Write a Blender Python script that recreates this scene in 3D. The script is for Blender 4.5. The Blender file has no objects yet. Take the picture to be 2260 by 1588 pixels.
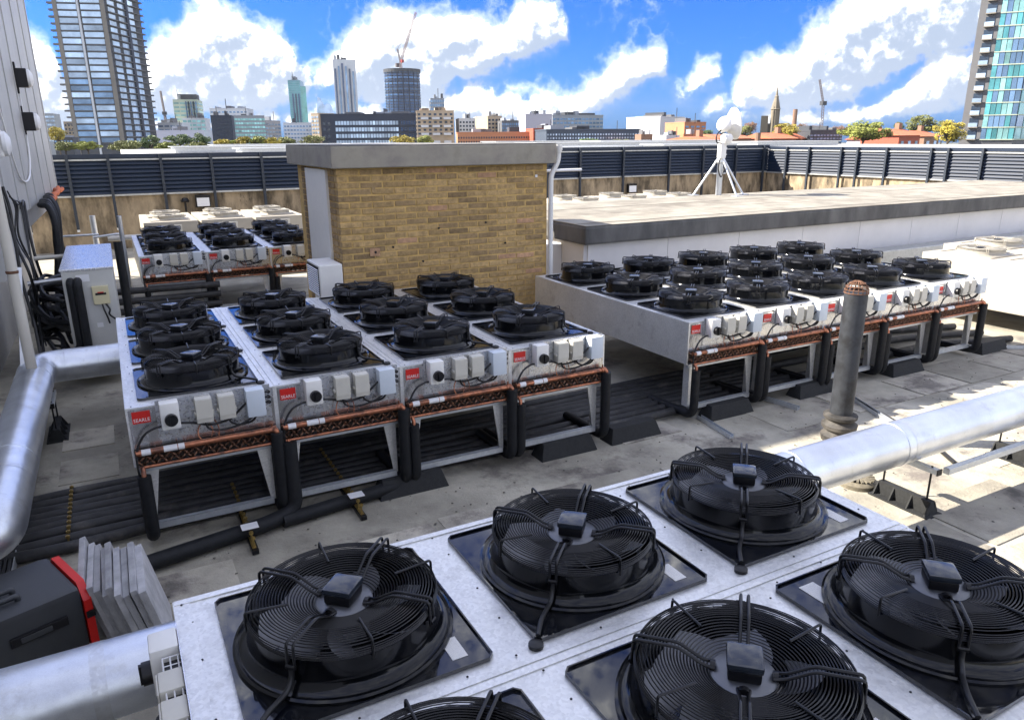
import bpy, bmesh, math, random
from mathutils import Vector, Matrix
random.seed(7)
R = math.radians
SC = bpy.context.scene
COL = SC.collection

# ------------------------------------------------------------------ camera
YAW, PITCH, ROLL = R(28.171), R(16.711), R(-0.417)
CAM = Vector((-0.002, -2.441, 2.413)); FPX = 1625.6           # focal length in px of a 2260 px wide frame
fwd = Vector((math.sin(YAW)*math.cos(PITCH), math.cos(YAW)*math.cos(PITCH), -math.sin(PITCH)))
rgt0 = Vector((math.cos(YAW), -math.sin(YAW), 0)); up0 = rgt0.cross(fwd)
rgt = rgt0*math.cos(ROLL) + up0*math.sin(ROLL); upv = up0*math.cos(ROLL) - rgt0*math.sin(ROLL)
cd = bpy.data.cameras.new('camera'); cam = bpy.data.objects.new('camera', cd); COL.objects.link(cam)
m = Matrix((rgt, upv, -fwd)).transposed().to_4x4(); m.translation = CAM
cam.matrix_world = m
cd.sensor_width = 36; cd.lens = FPX/2260*36; cd.clip_start = 0.05; cd.clip_end = 20000
SC.camera = cam
def ray(u, v): return rgt*((u-1130)/FPX) + upv*((794-v)/FPX) + fwd
def at(u, v, d): return CAM + ray(u, v)*d                       # point of the place at depth d
def azel(u, v):
    d = ray(u, v).normalized(); return math.degrees(math.atan2(d.x, d.y)), math.degrees(math.asin(d.z))

# ------------------------------------------------------------------ light
SUNV = Vector((-1.15, 0.80, 1.0)).normalized()                  # towards the sun
sun_el = math.asin(SUNV.z); sun_az = math.atan2(SUNV.x, SUNV.y)
sl = bpy.data.lights.new('sun', 'SUN'); so = bpy.data.objects.new('sun', sl); COL.objects.link(so)
sl.energy = 3.1; sl.angle = R(0.53); sl.color = (1, 0.92, 0.80)
so.rotation_euler = SUNV.to_track_quat('Z', 'Y').to_euler(); so.location = (0, 0, 30)

W = bpy.data.worlds.new('World'); SC.world = W; W.use_nodes = True
nt = W.node_tree; N = nt.nodes; LK = nt.links; N.clear()
def nd(t, **k):
    n = N.new(t)
    for a, b in k.items(): setattr(n, a, b)
    return n
def mth(op, a, b=None, c=None, clamp=False):
    n = nd('ShaderNodeMath', operation=op); n.use_clamp = clamp
    for i, x in enumerate((a, b, c)):
        if x is None: continue
        if isinstance(x, (int, float)): n.inputs[i].default_value = x
        else: LK.new(x, n.inputs[i])
    return n.outputs[0]
tc = nd('ShaderNodeTexCoord'); sep = nd('ShaderNodeSeparateXYZ'); LK.new(tc.outputs['Generated'], sep.inputs[0])
az = mth('MULTIPLY', mth('ARCTAN2', sep.outputs[0], sep.outputs[1]), 57.2958)
el = mth('MULTIPLY', mth('ARCSINE', sep.outputs[2]), 57.2958)
sky = nd('ShaderNodeTexSky', sky_type='NISHITA', sun_disc=False)
sky.sun_elevation = sun_el; sky.sun_rotation = sun_az
sky.altitude = 0; sky.air_density = 1.0; sky.dust_density = 0.8; sky.ozone_density = 2.0
hsv = nd('ShaderNodeMixRGB', blend_type='MULTIPLY'); hsv.inputs[0].default_value = 1; hsv.inputs[2].default_value = (.028, .128, .40, 1)   # deep, clear blue
LK.new(sky.outputs[0], hsv.inputs[1])
# cumulus: heaps of cloud at compass bearings and heights, broken up by noise
def fcurve(pts):                                               # a skyline of cloud: height over compass bearing
    n = nd('ShaderNodeFloatCurve'); c = n.mapping.curves[0]
    pp = []
    for (u, v) in pts:
        a, e = azel(u, v); pp.append(((a+10)/80, (e+2)/16))
    pp.sort()
    c.points[0].location = pp[0]; c.points[1].location = pp[-1]
    for q in pp[1:-1]: c.points.new(*q)
    for q in c.points: q.handle_type = 'AUTO_CLAMPED'
    n.mapping.use_clip = False; n.mapping.update(); return n
C_top1 = [(-60,150),(60,90),(130,150),(250,330),(300,150),(340,95),(395,60),(450,5),(510,10),(560,60),(620,70),(655,130),(700,150),(740,105),(800,70),(860,25),(940,45),(1000,30),(1080,70),(1140,25),(1190,5),(1235,40),(1262,110),(1300,330),(1500,330),(1550,250),(1610,190),(1690,125),(1745,120),(1790,70),(1850,20),(1930,-40),(2100,-90),(2300,-120)]
C_bas1 = [(-60,300),(130,290),(250,200),(300,235),(420,262),(560,255),(650,240),(720,205),(800,225),(900,250),(990,190),(1080,165),(1180,120),(1262,95),(1300,100),(1500,100),(1550,240),(1700,250),(1850,235),(2000,170),(2150,110),(2300,60)]
C_top2 = [(-60,250),(250,262),(500,250),(640,225),(760,235),(880,200),(950,185),(1010,175),(1080,190),(1150,200),(1240,200),(1310,165),(1360,130),(1400,108),(1450,110),(1475,150),(1500,190),(1540,140),(1575,135),(1600,190),(1640,238),(1720,225),(1800,240),(1850,232),(1930,222),(1990,170),(2040,115),(2100,80),(2160,90),(2300,40)]
C_bas2 = [(-60,285),(500,292),(900,290),(1200,285),(1300,260),(1380,215),(1470,180),(1500,210),(1570,190),(1620,235),(1640,268),(1850,280),(2000,262),(2150,250),(2300,250)]
CV = [C_top1, C_bas1, C_top2, C_bas2]
def dens(azs, els, vec):
    x = mth('MULTIPLY_ADD', azs, 1/80, 10/80, True); cv = []
    for c in CV:
        n = fcurve(c); LK.new(x, n.inputs['Value']); cv.append(mth('MULTIPLY_ADD', n.outputs[0], 16, -2))
    def lay(t, b): return mth('MINIMUM', mth('MULTIPLY', mth('SUBTRACT', t, els), .55), mth('MULTIPLY', mth('SUBTRACT', els, b), .75))
    tot = mth('MAXIMUM', lay(cv[0], cv[1]), lay(cv[2], cv[3])); tot = mth('MINIMUM', mth('MAXIMUM', tot, -.75), .95)
    # the rest of the sky carries fair-weather cloud of the same kind
    far = mth('MULTIPLY_ADD', mth('ABSOLUTE', mth('SUBTRACT', azs, 28.0)), 0.05, -1.8, True); far2 = mth('MULTIPLY_ADD', els, .12, -1.3, True); cover_hi = mth('MULTIPLY_ADD', els, -.011, .42)           # heaps stand further apart overhead
    far = mth('MAXIMUM', far, far2); mx_ = nd('ShaderNodeMix'); LK.new(far, mx_.inputs[0]); LK.new(tot, mx_.inputs[2]); LK.new(mth('MAXIMUM', cover_hi, .04), mx_.inputs[3]); tot = mx_.outputs[0]
    def frac(t, b): return mth('DIVIDE', mth('SUBTRACT', els, b), mth('MAXIMUM', mth('SUBTRACT', t, b), .3), None, True)
    sel = mth('GREATER_THAN', lay(cv[0], cv[1]), lay(cv[2], cv[3])); hm = nd('ShaderNodeMix'); LK.new(sel, hm.inputs[0]); LK.new(frac(cv[2], cv[3]), hm.inputs[2]); LK.new(frac(cv[0], cv[1]), hm.inputs[3])
    hm2 = nd('ShaderNodeMix'); LK.new(far, hm2.inputs[0]); LK.new(hm.outputs[0], hm2.inputs[2]); hm2.inputs[3].default_value = .9
    def noi(s, d, r=0.55):
        n = nd('ShaderNodeTexNoise'); n.inputs['Scale'].default_value = s; n.inputs['Detail'].default_value = d
        n.inputs['Roughness'].default_value = r; LK.new(vec, n.inputs['Vector']); return n.outputs['Fac']
    n1 = mth('MULTIPLY', mth('SUBTRACT', noi(10, 9, .60), .5), 1.9)
    n2 = mth('MULTIPLY', mth('ABSOLUTE', mth('SUBTRACT', noi(24, 6, .58), .5)), -3.6)
    return mth('ADD', mth('ADD', tot, .35), mth('ADD', n1, mth('ADD', n2, .36))), hm2.outputs[0]
def vshift(dx, dy, dz):
    n = nd('ShaderNodeVectorMath', operation='ADD'); n.inputs[1].default_value = (dx, dy, dz)
    LK.new(tc.outputs['Generated'], n.inputs[0]); return n.outputs[0]
d0, h0 = dens(az, el, vshift(0, 0, 0))
sd = 0.8                                                        # look a little way towards the sun (up and to the left)
ca, sa = math.cos(YAW), math.sin(YAW); k = math.radians(sd)
d1, _h = dens(mth('ADD', az, -sd*0.75), mth('ADD', el, sd), vshift(-k*.75*ca, k*.75*sa, k))
def smooth(x, a, b):
    n = nd('ShaderNodeMapRange', interpolation_type='SMOOTHSTEP'); n.inputs['From Min'].default_value = a; n.inputs['From Max'].default_value = b
    LK.new(x, n.inputs['Value']); return n.outputs['Result']
cover = mth('MULTIPLY', mth('MAXIMUM', smooth(d0, .34, .92), mth('MULTIPLY', smooth(d0, -.15, .75), .30)), smooth(el, -1.0, 1.2))
light = mth('ADD', mth('MULTIPLY_ADD', mth('SUBTRACT', d0, d1), 1.0, 0.24), mth('MULTIPLY', h0, .46), None, True)
thick = smooth(d0, .55, 1.35)
light = mth('SUBTRACT', light, mth('MULTIPLY', thick, .12), None, True)
cmix = nd('ShaderNodeMixRGB'); cmix.inputs[1].default_value = (.95, 1.15, 1.5, 1); cmix.inputs[2].default_value = (5.2, 5.2, 5.2, 1)
LK.new(mth('POWER', smooth(light, .0, 1.0), 2.2), cmix.inputs[0])
mix = nd('ShaderNodeMixRGB'); LK.new(cover, mix.inputs[0]); LK.new(hsv.outputs[0], mix.inputs[1]); LK.new(cmix.outputs[0], mix.inputs[2])
bg = nd('ShaderNodeBackground'); bg.inputs['Strength'].default_value = 0.115
LK.new(mix.outputs[0], bg.inputs[0]); out = nd('ShaderNodeOutputWorld'); LK.new(bg.outputs[0], out.inputs[0])
vs = SC.view_settings; vs.view_transform = 'Standard'; vs.look = 'None'; vs.exposure = 2.3; vs.gamma = 1.0; vs.use_curve_mapping = False
W.cycles.sampling_method = 'MANUAL'; W.cycles.sample_map_resolution = 512
SC.render.engine = 'CYCLES'
SC.cycles.max_bounces = 7; SC.cycles.glossy_bounces = 4; SC.cycles.caustics_reflective = False; SC.cycles.caustics_refractive = False

# ------------------------------------------------------------------ materials
MATS = {}
def own_coords(t):                                              # object coordinates, shifted for each object so that no two look stamped
    tcn = t.nodes.new('ShaderNodeTexCoord'); oi = t.nodes.new('ShaderNodeObjectInfo'); vm = t.nodes.new('ShaderNodeVectorMath'); vm.operation = 'MULTIPLY_ADD'
    cx = t.nodes.new('ShaderNodeCombineXYZ')
    for i in range(3): t.links.new(oi.outputs['Random'], cx.inputs[i])
    t.links.new(cx.outputs[0], vm.inputs[0]); vm.inputs[1].default_value = (37,53,29); t.links.new(tcn.outputs['Object'], vm.inputs[2]); return vm.outputs[0]
def mat(name, col, rough=.6, metal=0., var=0., vs=8., bump=0., bs=40., col3=None, c3s=1., c3lo=.55, c3hi=.7, col2=None, c2s=3., c2lo=.45, c2hi=.65, objvar=0., rvar=0., spec=.5, stretch=None, coat=0.):
    if name in MATS: return MATS[name]
    m = bpy.data.materials.new(name); m.use_nodes = True; t = m.node_tree; b = t.nodes['Principled BSDF']
    b.inputs['Roughness'].default_value = rough; b.inputs['Metallic'].default_value = metal; b.inputs['Specular IOR Level'].default_value = spec
    if coat: b.inputs['Coat Weight'].default_value = coat; b.inputs['Coat Roughness'].default_value = .08
    b.inputs['Base Color'].default_value = (*col, 1)
    L = t.links.new
    vec = own_coords(t)
    geo = None
    if stretch:
        mp = t.nodes.new('ShaderNodeMapping'); mp.inputs['Scale'].default_value = stretch; L(vec, mp.inputs[0]); vec = mp.outputs[0]
    cur = None
    def noise(s, d=6, r=.6):
        n = t.nodes.new('ShaderNodeTexNoise'); n.inputs['Scale'].default_value = s; n.inputs['Detail'].default_value = d; n.inputs['Roughness'].default_value = r
        L(vec, n.inputs['Vector']); return n
    def mrange(x, a, b_, c, d_):
        n = t.nodes.new('ShaderNodeMapRange'); L(x, n.inputs[0])
        for i, q in enumerate((a, b_, c, d_)): n.inputs[i+1].default_value = q
        return n.outputs[0]
    if col2:
        n = noise(c2s, 8, .62); r = mrange(n.outputs['Fac'], c2lo, c2hi, 0, 1)
        mx = t.nodes.new('ShaderNodeMixRGB'); L(r, mx.inputs[0]); mx.inputs[1].default_value = (*col, 1); mx.inputs[2].default_value = (*col2, 1)
        cur = mx.outputs[0]
    if col3:
        n = noise(c3s, 10, .7); r = mrange(n.outputs['Fac'], c3lo, c3hi, 0, 1)
        mx = t.nodes.new('ShaderNodeMixRGB'); L(r, mx.inputs[0]); L(cur, mx.inputs[1]); mx.inputs[2].default_value = (*col3, 1); cur = mx.outputs[0]
    if var or objvar:
        h = t.nodes.new('ShaderNodeHueSaturation')
        if cur: L(cur, h.inputs['Color'])
        else: h.inputs['Color'].default_value = (*col, 1)
        v = None
        if var: v = mrange(noise(vs, 5).outputs['Fac'], .3, .7, 1-var, 1+var)
        if objvar:
            oi = t.nodes.new('ShaderNodeObjectInfo'); o = mrange(oi.outputs['Random'], 0, 1, 1-objvar, 1+objvar)
            if v is None: v = o
            else:
                mm = t.nodes.new('ShaderNodeMath'); mm.operation = 'MULTIPLY'; L(v, mm.inputs[0]); L(o, mm.inputs[1]); v = mm.outputs[0]
        L(v, h.inputs['Value']); cur = h.outputs[0]
    if cur: L(cur, b.inputs['Base Color'])
    if rvar: L(mrange(noise(vs*1.7, 4).outputs['Fac'], .3, .7, max(rough-rvar, .02), min(rough+rvar, 1)), b.inputs['Roughness'])
    if bump:
        bp = t.nodes.new('ShaderNodeBump'); bp.inputs['Strength'].default_value = bump; bp.inputs['Distance'].default_value = .01
        L(noise(bs, 5).outputs['Fac'], bp.inputs['Height']); L(bp.outputs[0], b.inputs['Normal'])
    MATS[name] = m; return m
M_galv = mat('galvanised_sheet', (.66,.67,.69), .30, .9, .07, 35, .05, 60, rvar=.1)
# spangled zinc: add cell pattern
def spangle(name, base, rough, metal, scale, amt):
    m = mat(name, base, rough, metal); t = m.node_tree; b = t.nodes['Principled BSDF']
    oc = own_coords(t); v = t.nodes.new('ShaderNodeTexVoronoi'); v.inputs['Scale'].default_value = scale; t.links.new(oc, v.inputs['Vector'])
    h = t.nodes.new('ShaderNodeHueSaturation'); h.inputs['Color'].default_value = (*base, 1)
    sp = t.nodes.new('ShaderNodeSeparateColor'); t.links.new(v.outputs['Color'], sp.inputs[0])
    n = t.nodes.new('ShaderNodeTexNoise'); n.inputs['Scale'].default_value = 4; n.inputs['Detail'].default_value = 8; t.links.new(oc, n.inputs['Vector'])
    a = t.nodes.new('ShaderNodeMath'); a.operation = 'MULTIPLY_ADD'; t.links.new(sp.outputs[0], a.inputs[0]); a.inputs[1].default_value = amt; t.links.new(n.outputs['Fac'], a.inputs[2])
    mr = t.nodes.new('ShaderNodeMapRange'); t.links.new(a.outputs[0], mr.inputs[0]); mr.inputs[1].default_value = .3; mr.inputs[2].default_value = .75+amt; mr.inputs[3].default_value = .78; mr.inputs[4].default_value = 1.12
    t.links.new(mr.outputs[0], h.inputs['Value']); t.links.new(h.outputs[0], b.inputs['Base Color'])
    mr2 = t.nodes.new('ShaderNodeMapRange'); t.links.new(sp.outputs[1], mr2.inputs[0]); mr2.inputs[3].default_value = rough-.18*amt; mr2.inputs[4].default_value = rough+.25*amt
    t.links.new(mr2.outputs[0], b.inputs['Roughness'])
    n3 = t.nodes.new('ShaderNodeTexNoise'); n3.inputs['Scale'].default_value = 5; n3.inputs['Detail'].default_value = 2; t.links.new(oc, n3.inputs['Vector'])
    bp = t.nodes.new('ShaderNodeBump'); bp.inputs['Strength'].default_value = .35; bp.inputs['Distance'].default_value = .02; t.links.new(n3.outputs['Fac'], bp.inputs['Height']); t.links.new(bp.outputs[0], b.inputs['Normal'])
    n4 = t.nodes.new('ShaderNodeTexNoise'); n4.inputs['Scale'].default_value = 7; n4.inputs['Detail'].default_value = 9; n4.inputs['Roughness'].default_value = .7; t.links.new(oc, n4.inputs['Vector'])
    m4 = t.nodes.new('ShaderNodeMapRange'); t.links.new(n4.outputs['Fac'], m4.inputs[0]); m4.inputs[1].default_value = .56; m4.inputs[2].default_value = .74; m4.inputs[4].default_value = .45
    mg = t.nodes.new('ShaderNodeMixRGB'); t.links.new(m4.outputs[0], mg.inputs[0]); t.links.new(h.outputs[0], mg.inputs[1]); mg.inputs[2].default_value = (.30,.29,.27,1); t.links.new(mg.outputs[0], b.inputs['Base Color']); return m
M_zinc = spangle('zinc_spangle', (.82,.82,.80), .40, .65, 105, .45)
M_duct = spangle('duct_zinc', (.72,.76,.83), .34, .95, 300, .12)
M_bright = mat('bright_galvanised', (.66,.66,.67), .24, .95, .12, 14, .12, 5, rvar=.1, stretch=(1,1,.3))
M_foil = spangle('foil_tape', (.70,.73,.78), .36, .9, 90, .2)
M_steel = mat('bright_steel', (.62,.63,.65), .3, .9, .08, 20)
M_black = mat('black_gloss_paint', (.005,.006,.009), .07, 0, .3, 12, col2=(.055,.053,.048), c2s=4, c2lo=.5, c2hi=.85, rvar=.05, spec=.9)
M_blackm = mat('black_satin_plastic', (.008,.008,.010), .36, 0, .2, 30, spec=.35)
M_lid = mat('grey_lid_plastic', (.020,.025,.034), .16, 0, .1, 20, spec=.7)  # black lid; blue-grey of the reflected sky put into its colour
M_wire = mat('black_coated_wire', (.004,.004,.005), .3, 0, spec=.4)
M_cowl = mat('black_cowl', (.003,.0034,.0045), .13, 0, .2, 6, col2=(.010,.010,.010), c2s=6, c2lo=.55, c2hi=.8, spec=.36)
M_blade = mat('cast_aluminium', (.25,.255,.27), .42, .5, .12, 20)
M_motor = mat('motor_aluminium', (.15,.155,.165), .4, .85)
M_copper = mat('copper_tube', (.44,.175,.095), .38, .85, .25, 30, col2=(.15,.075,.055), c2s=14, c2lo=.46, c2hi=.64)
M_bend = mat('tarnished_copper', (.16,.085,.055), .45, .7, .4, 60, col2=(.30,.16,.10), c2s=60, c2lo=.5, c2hi=.6)
M_foam = mat('black_pipe_foam', (.012,.013,.015), .55, 0, .35, 25, .15, 90, spec=.25)
M_foamd = mat('dusty_pipe_foam', (.032,.032,.033), .6, 0, .4, 10, .25, 60, col2=(.13,.12,.105), c2s=6, c2lo=.55, c2hi=.8)
M_coll = mat('grimy_collar', (.075,.068,.06), .7, 0, .4, 10, .3, 60, col2=(.03,.028,.026), c2s=9, c2lo=.45, c2hi=.6)
M_rub = mat('recycled_rubber', (.016,.017,.018), .8, 0, .3, 40, .3, 120)
M_cable = mat('black_cable', (.012,.012,.013), .45)
M_wplas = mat('white_plastic', (.80,.79,.75), .4, 0, .03, 10)
M_bplas = mat('beige_plastic', (.58,.56,.49), .45, 0, .05, 10)
M_blplas = mat('pale_grey_plastic', (.60,.66,.72), .4, 0, .03, 10)
M_red = mat('red_label', (.62,.02,.015), .35)
M_white = mat('white_print', (.80,.80,.80), .5)
M_tag = mat('paper_tag', (.72,.70,.64), .6, 0, .12, 60)
def printed(m, sc):
    t = m.node_tree; b = t.nodes['Principled BSDF']; tcn = t.nodes.new('ShaderNodeTexCoord'); br = t.nodes.new('ShaderNodeTexBrick'); mp = t.nodes.new('ShaderNodeMapping'); mp.inputs['Scale'].default_value = (sc, sc, sc)
    t.links.new(tcn.outputs['Object'], mp.inputs[0]); t.links.new(mp.outputs[0], br.inputs['Vector']); br.inputs['Color1'].default_value = (.06,.06,.07,1); br.inputs['Color2'].default_value = (.70,.69,.66,1); br.inputs['Mortar'].default_value = (.72,.71,.68,1)
    br.inputs['Mortar Size'].default_value = .035; br.inputs['Bias'].default_value = .1; br.inputs['Brick Width'].default_value = .16; br.inputs['Row Height'].default_value = .085; br.inputs['Mortar Smooth'].default_value = .1; t.links.new(br.outputs['Color'], b.inputs['Base Color'])
printed(M_tag, 11)
M_strut = mat('strut_channel', (.60,.63,.66), .4, .7, .1, 30)
M_floor = mat('felt_roof', col3=(.17,.15,.13), c3s=1.5, c3lo=.54, c3hi=.66, col=(.45,.42,.34), rough=.9, metal=0, var=.26, vs=2.2, bump=.6, bs=55, col2=(.285,.265,.215), c2s=.9, c2lo=.42, c2hi=.62)
M_sheet = mat('felt_sheet', col3=(.16,.145,.125), c3s=2.2, c3lo=.52, c3hi=.64, col=(.44,.41,.33), rough=.9, metal=0, var=.20, vs=5, bump=.6, bs=60, col2=(.34,.305,.26), c2s=2.2, c2lo=.42, c2hi=.66, objvar=.30)
M_conc = mat('stained_concrete', (.36,.28,.18), .9, 0, .3, 5, .5, 25, col2=(.10,.078,.05), c2s=2.4, c2lo=.43, c2hi=.60, col3=(.05,.042,.03), c3s=6, c3lo=.60, c3hi=.68, stretch=(1,1,.35))
M_fascia = mat('grey_fascia', (.36,.33,.265), .75, 0, .25, 3, .4, 30, col2=(.22,.198,.17), c2s=3, c2lo=.45, c2hi=.65)
M_fasc2 = mat('dark_felt_fascia', (.125,.122,.118), .75, 0, .25, 4, .35, 40, col2=(.075,.075,.074), c2s=2.5, c2lo=.42, c2hi=.62, stretch=(1,1,.4))
M_cap = mat('weathered_cap', (.22,.205,.18), .85, 0, .22, 3, .3, 30, col2=(.15,.145,.135), c2s=2.2, c2lo=.4, c2hi=.6)
M_roofs = mat('mineral_roof_sheet', (.285,.265,.22), .95, 0, .22, 3, .6, 80, col2=(.18,.16,.13), c2s=1.3, c2lo=.45, c2hi=.68, objvar=.10)
M_wwall = mat('painted_panel', (.74,.73,.73), .6, 0, .06, 2, .05, 20, objvar=.02)
M_mortar = mat('ochre_mortar', (.58,.39,.145), .95, 0, .25, 12, .4, 60)
M_brick = mat('stock_brick', (.48,.325,.145), .9, 0, .25, 24, .7, 90, col2=(.33,.22,.10), c2s=16, c2lo=.46, c2hi=.70, objvar=.20)
M_brickr = mat('red_stock_brick', (.52,.31,.18), .9, 0, .25, 22, .6, 90, objvar=.1)
M_brickd = mat('dark_stock_brick', (.33,.225,.11), .9, 0, .3, 22, .6, 90, objvar=.25)
M_slat = mat('dark_blue_slat', (.010,.020,.042), .42, 0, .12, 4, objvar=.06)
M_post = mat('dark_blue_post', (.020,.028,.042), .5, 0, .1, 6)
M_galvr = mat('galvanised_angle', (.46,.47,.46), .5, .6, .15, 15)
M_clad = mat('lilac_grey_cladding', (.44,.44,.43), .5, .1, .12, 1.2, .04, 30, stretch=(1,1,.25), objvar=.03)
M_iron = mat('painted_cast_iron', (.035,.039,.047), .6, .2, .3, 9, .35, 40, col2=(.02,.021,.024), c2s=7, c2lo=.5, c2hi=.62)
M_rust = mat('rust', (.17,.085,.05), .85, .1, .4, 30)
M_case = mat('charcoal_case_plastic', (.035,.038,.042), .5, 0, .12, 8, .12, 200)
M_rim = mat('red_rim_plastic', (.66,.015,.012), .32)
M_slab = mat('grey_paving', (.40,.40,.41), .9, 0, .25, 9, .5, 60, objvar=.16)
M_ivory = mat('ivory_pvc', (.62,.59,.52), .4, 0, .05, 4)
M_cabi = mat('grey_cabinet_sheet', (.60,.60,.57), .42, .35, .08, 3)
M_yel = mat('cream_enclosure', (.66,.60,.38), .45)
M_pale = mat('pale_casing', (.42,.385,.32), .6, .1, .07, 4)
M_palef = mat('pale_cowl', (.38,.355,.30), .5, .2, .1, 10)
M_dish = mat('white_dish', (.78,.78,.77), .4, 0, .03, 5)
M_mast = mat('galvanised_tube', (.62,.64,.66), .35, .7, .08, 10)
M_tar = mat('membrane_roof', (.60,.60,.60), .8, 0, .1, .2)
M_ground = mat('far_ground', (.10,.105,.08), 1, 0, .3, .02)
M_orange = mat('orange_foam', (.60,.16,.06), .8)
M_drain = mat('drain_grating', (.17,.15,.11), .8, .1, .3, 30)
M_tape = mat('yellow_zinc', (.34,.24,.08), .4, .7, .2, 60)

# ------------------------------------------------------------------ mesh helpers
class MB:
    def __init__(s): s.v = []; s.f = []
    def add(s, vs, fs):
        o = len(s.v); s.v += [tuple(v) for v in vs]; s.f += [tuple(i+o for i in f) for f in fs]; return s
    def box(s, x0, x1, y0, y1, z0, z1, M=None):
        vs = [Vector(p) for p in ((x0,y0,z0),(x1,y0,z0),(x1,y1,z0),(x0,y1,z0),(x0,y0,z1),(x1,y0,z1),(x1,y1,z1),(x0,y1,z1))]
        if M: vs = [M @ p for p in vs]
        return s.add(vs, [(0,3,2,1),(4,5,6,7),(0,1,5,4),(1,2,6,5),(2,3,7,6),(3,0,4,7)])
    def prism(s, poly, p, q, axis=2):                          # poly extruded along an axis from p to q
        def pt(a, b, c): return {2:(a,b,c), 1:(a,c,b), 0:(c,a,b)}[axis]
        n = len(poly); vs = [pt(a,b,p) for a,b in poly] + [pt(a,b,q) for a,b in poly]
        fs = [tuple(range(n))[::-1], tuple(range(n, 2*n))] + [(i,(i+1)%n,n+(i+1)%n,n+i) for i in range(n)]
        return s.add(vs, fs)
    def tube(s, pts, r, n=8, cap=True, closed=False, rs=None):
        pts = [Vector(p) for p in pts]; k = len(pts); o = len(s.v); prev = None
        for i, p in enumerate(pts):
            if closed: t = (pts[(i+1)%k]-pts[i-1]).normalized()
            else: t = (pts[min(i+1,k-1)]-pts[max(i-1,0)]).normalized()
            if prev is None:
                a = Vector((0,0,1)) if abs(t.z) < .9 else Vector((1,0,0)); u = t.cross(a).normalized()
            else:
                u = prev - t*prev.dot(t); u = u.normalized() if u.length > 1e-6 else t.orthogonal().normalized()
            prev = u; w = t.cross(u); rr = rs[i] if rs else r
            for j in range(n):
                a = 2*math.pi*j/n; s.v.append(tuple(p + u*(rr*math.cos(a)) + w*(rr*math.sin(a))))
        for i in range(k if closed else k-1):
            a = o+i*n; b = o+((i+1)%k)*n
            for j in range(n): s.f.append((a+j, a+(j+1)%n, b+(j+1)%n, b+j))
        if cap and not closed:
            s.f.append(tuple(o+j for j in range(n))[::-1]); s.f.append(tuple(o+(k-1)*n+j for j in range(n)))
        return s
    def cyl(s, p, q, r, n=12, r2=None): return s.tube([p, q], r, n, rs=[r, r if r2 is None else r2])
    def lathe(s, prof, c=(0,0,0), n=32, cap=False, a0=0, a1=2*math.pi):
        o = len(s.v); k = len(prof)
        for j in range(n):
            a = 2*math.pi*j/n
            for (r, z) in prof: s.v.append((c[0]+r*math.cos(a), c[1]+r*math.sin(a), c[2]+z))
        for j in range(n):
            a = o+j*k; b = o+((j+1)%n)*k
            for i in range(k-1): s.f.append((a+i, b+i, b+i+1, a+i+1))
        if cap: s.f.append(tuple(o+j*k+k-1 for j in range(n)))
        return s
    def mesh(s, name, m, smooth=None, bevel=0):
        me = bpy.data.meshes.new(name); me.from_pydata(s.v, [], s.f)
        if bevel:
            bm = bmesh.new(); bm.from_mesh(me)
            es = [e for e in bm.edges if len(e.link_faces) == 2 and e.calc_face_angle(0) > .6]
            bmesh.ops.bevel(bm, geom=es, offset=bevel, segments=2, affect='EDGES', profile=.6); bm.to_mesh(me); bm.free()
        me.materials.append(m)
        if smooth: me.shade_smooth(); me.set_sharp_from_angle(angle=R(smooth))
        me.update(); return me
    def build(s, name, m, parent=None, loc=None, smooth=None, bevel=0):
        return link(name, s.mesh(name, m, smooth, bevel), parent, loc)
def link(name, me, parent=None, loc=None, rz=0):
    o = bpy.data.objects.new(name, me); COL.objects.link(o)
    if parent: o.parent = parent
    if loc: o.location = loc
    if rz: o.rotation_euler = (0, 0, rz)
    return o
def tag(o, label, cat, group=None):
    o['label'] = label; o['category'] = cat
    if group: o['group'] = group
    return o
def thing(name, label, cat, loc=(0,0,0), rz=0, group=None):
    o = bpy.data.objects.new(name, None); COL.objects.link(o); o.location = loc; o.rotation_euler = (0,0,rz); o.empty_display_size = .2
    return tag(o, label, cat, group)
def struct(o): o['kind'] = 'structure'; return o
def copy_tree(o, parent=None):
    c = o.copy(); COL.objects.link(c); c.parent = parent
    for ch in list(o.children): copy_tree(ch, c)
    return c
def fillet(pts, rad, n=6):
    pts = [Vector(p) for p in pts]; res = [pts[0]]
    for i in range(1, len(pts)-1):
        a, b, c = pts[i-1], pts[i], pts[i+1]; d1 = (a-b); d2 = (c-b); r = min(rad, d1.length*.49, d2.length*.49)
        p = b+d1.normalized()*r; q = b+d2.normalized()*r
        for j in range(n+1):
            t = j/n; res.append(p*(1-t)**2 + b*2*t*(1-t) + q*t*t)
    return res+[pts[-1]]
def spline(pts, n=6):
    P = [Vector(p) for p in pts]; P = [P[0]*2-P[1]]+P+[P[-1]*2-P[-2]]; res = []
    for i in range(1, len(P)-2):
        for j in range(n):
            t = j/n; a, b, c, d = P[i-1], P[i], P[i+1], P[i+2]
            res.append(.5*((2*b)+(c-a)*t+(2*a-5*b+4*c-d)*t*t+(3*b-a-3*c+d)*t**3))
    return res+[P[-2]]
def text_mesh(name, s, size, m, depth=.0008):
    cu = bpy.data.curves.new(name, 'FONT'); cu.body = s; cu.size = size; cu.extrude = depth; cu.align_x = 'CENTER'; cu.resolution_u = 2
    o = bpy.data.objects.new(name, cu); COL.objects.link(o); dg = bpy.context.evaluated_depsgraph_get()
    me = bpy.data.meshes.new_from_object(o.evaluated_get(dg)); bpy.data.objects.remove(o); me.materials.clear(); me.materials.append(m); me.name = name
    return me
def gnd(x, y, z=0.): return (x, y, z)

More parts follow.
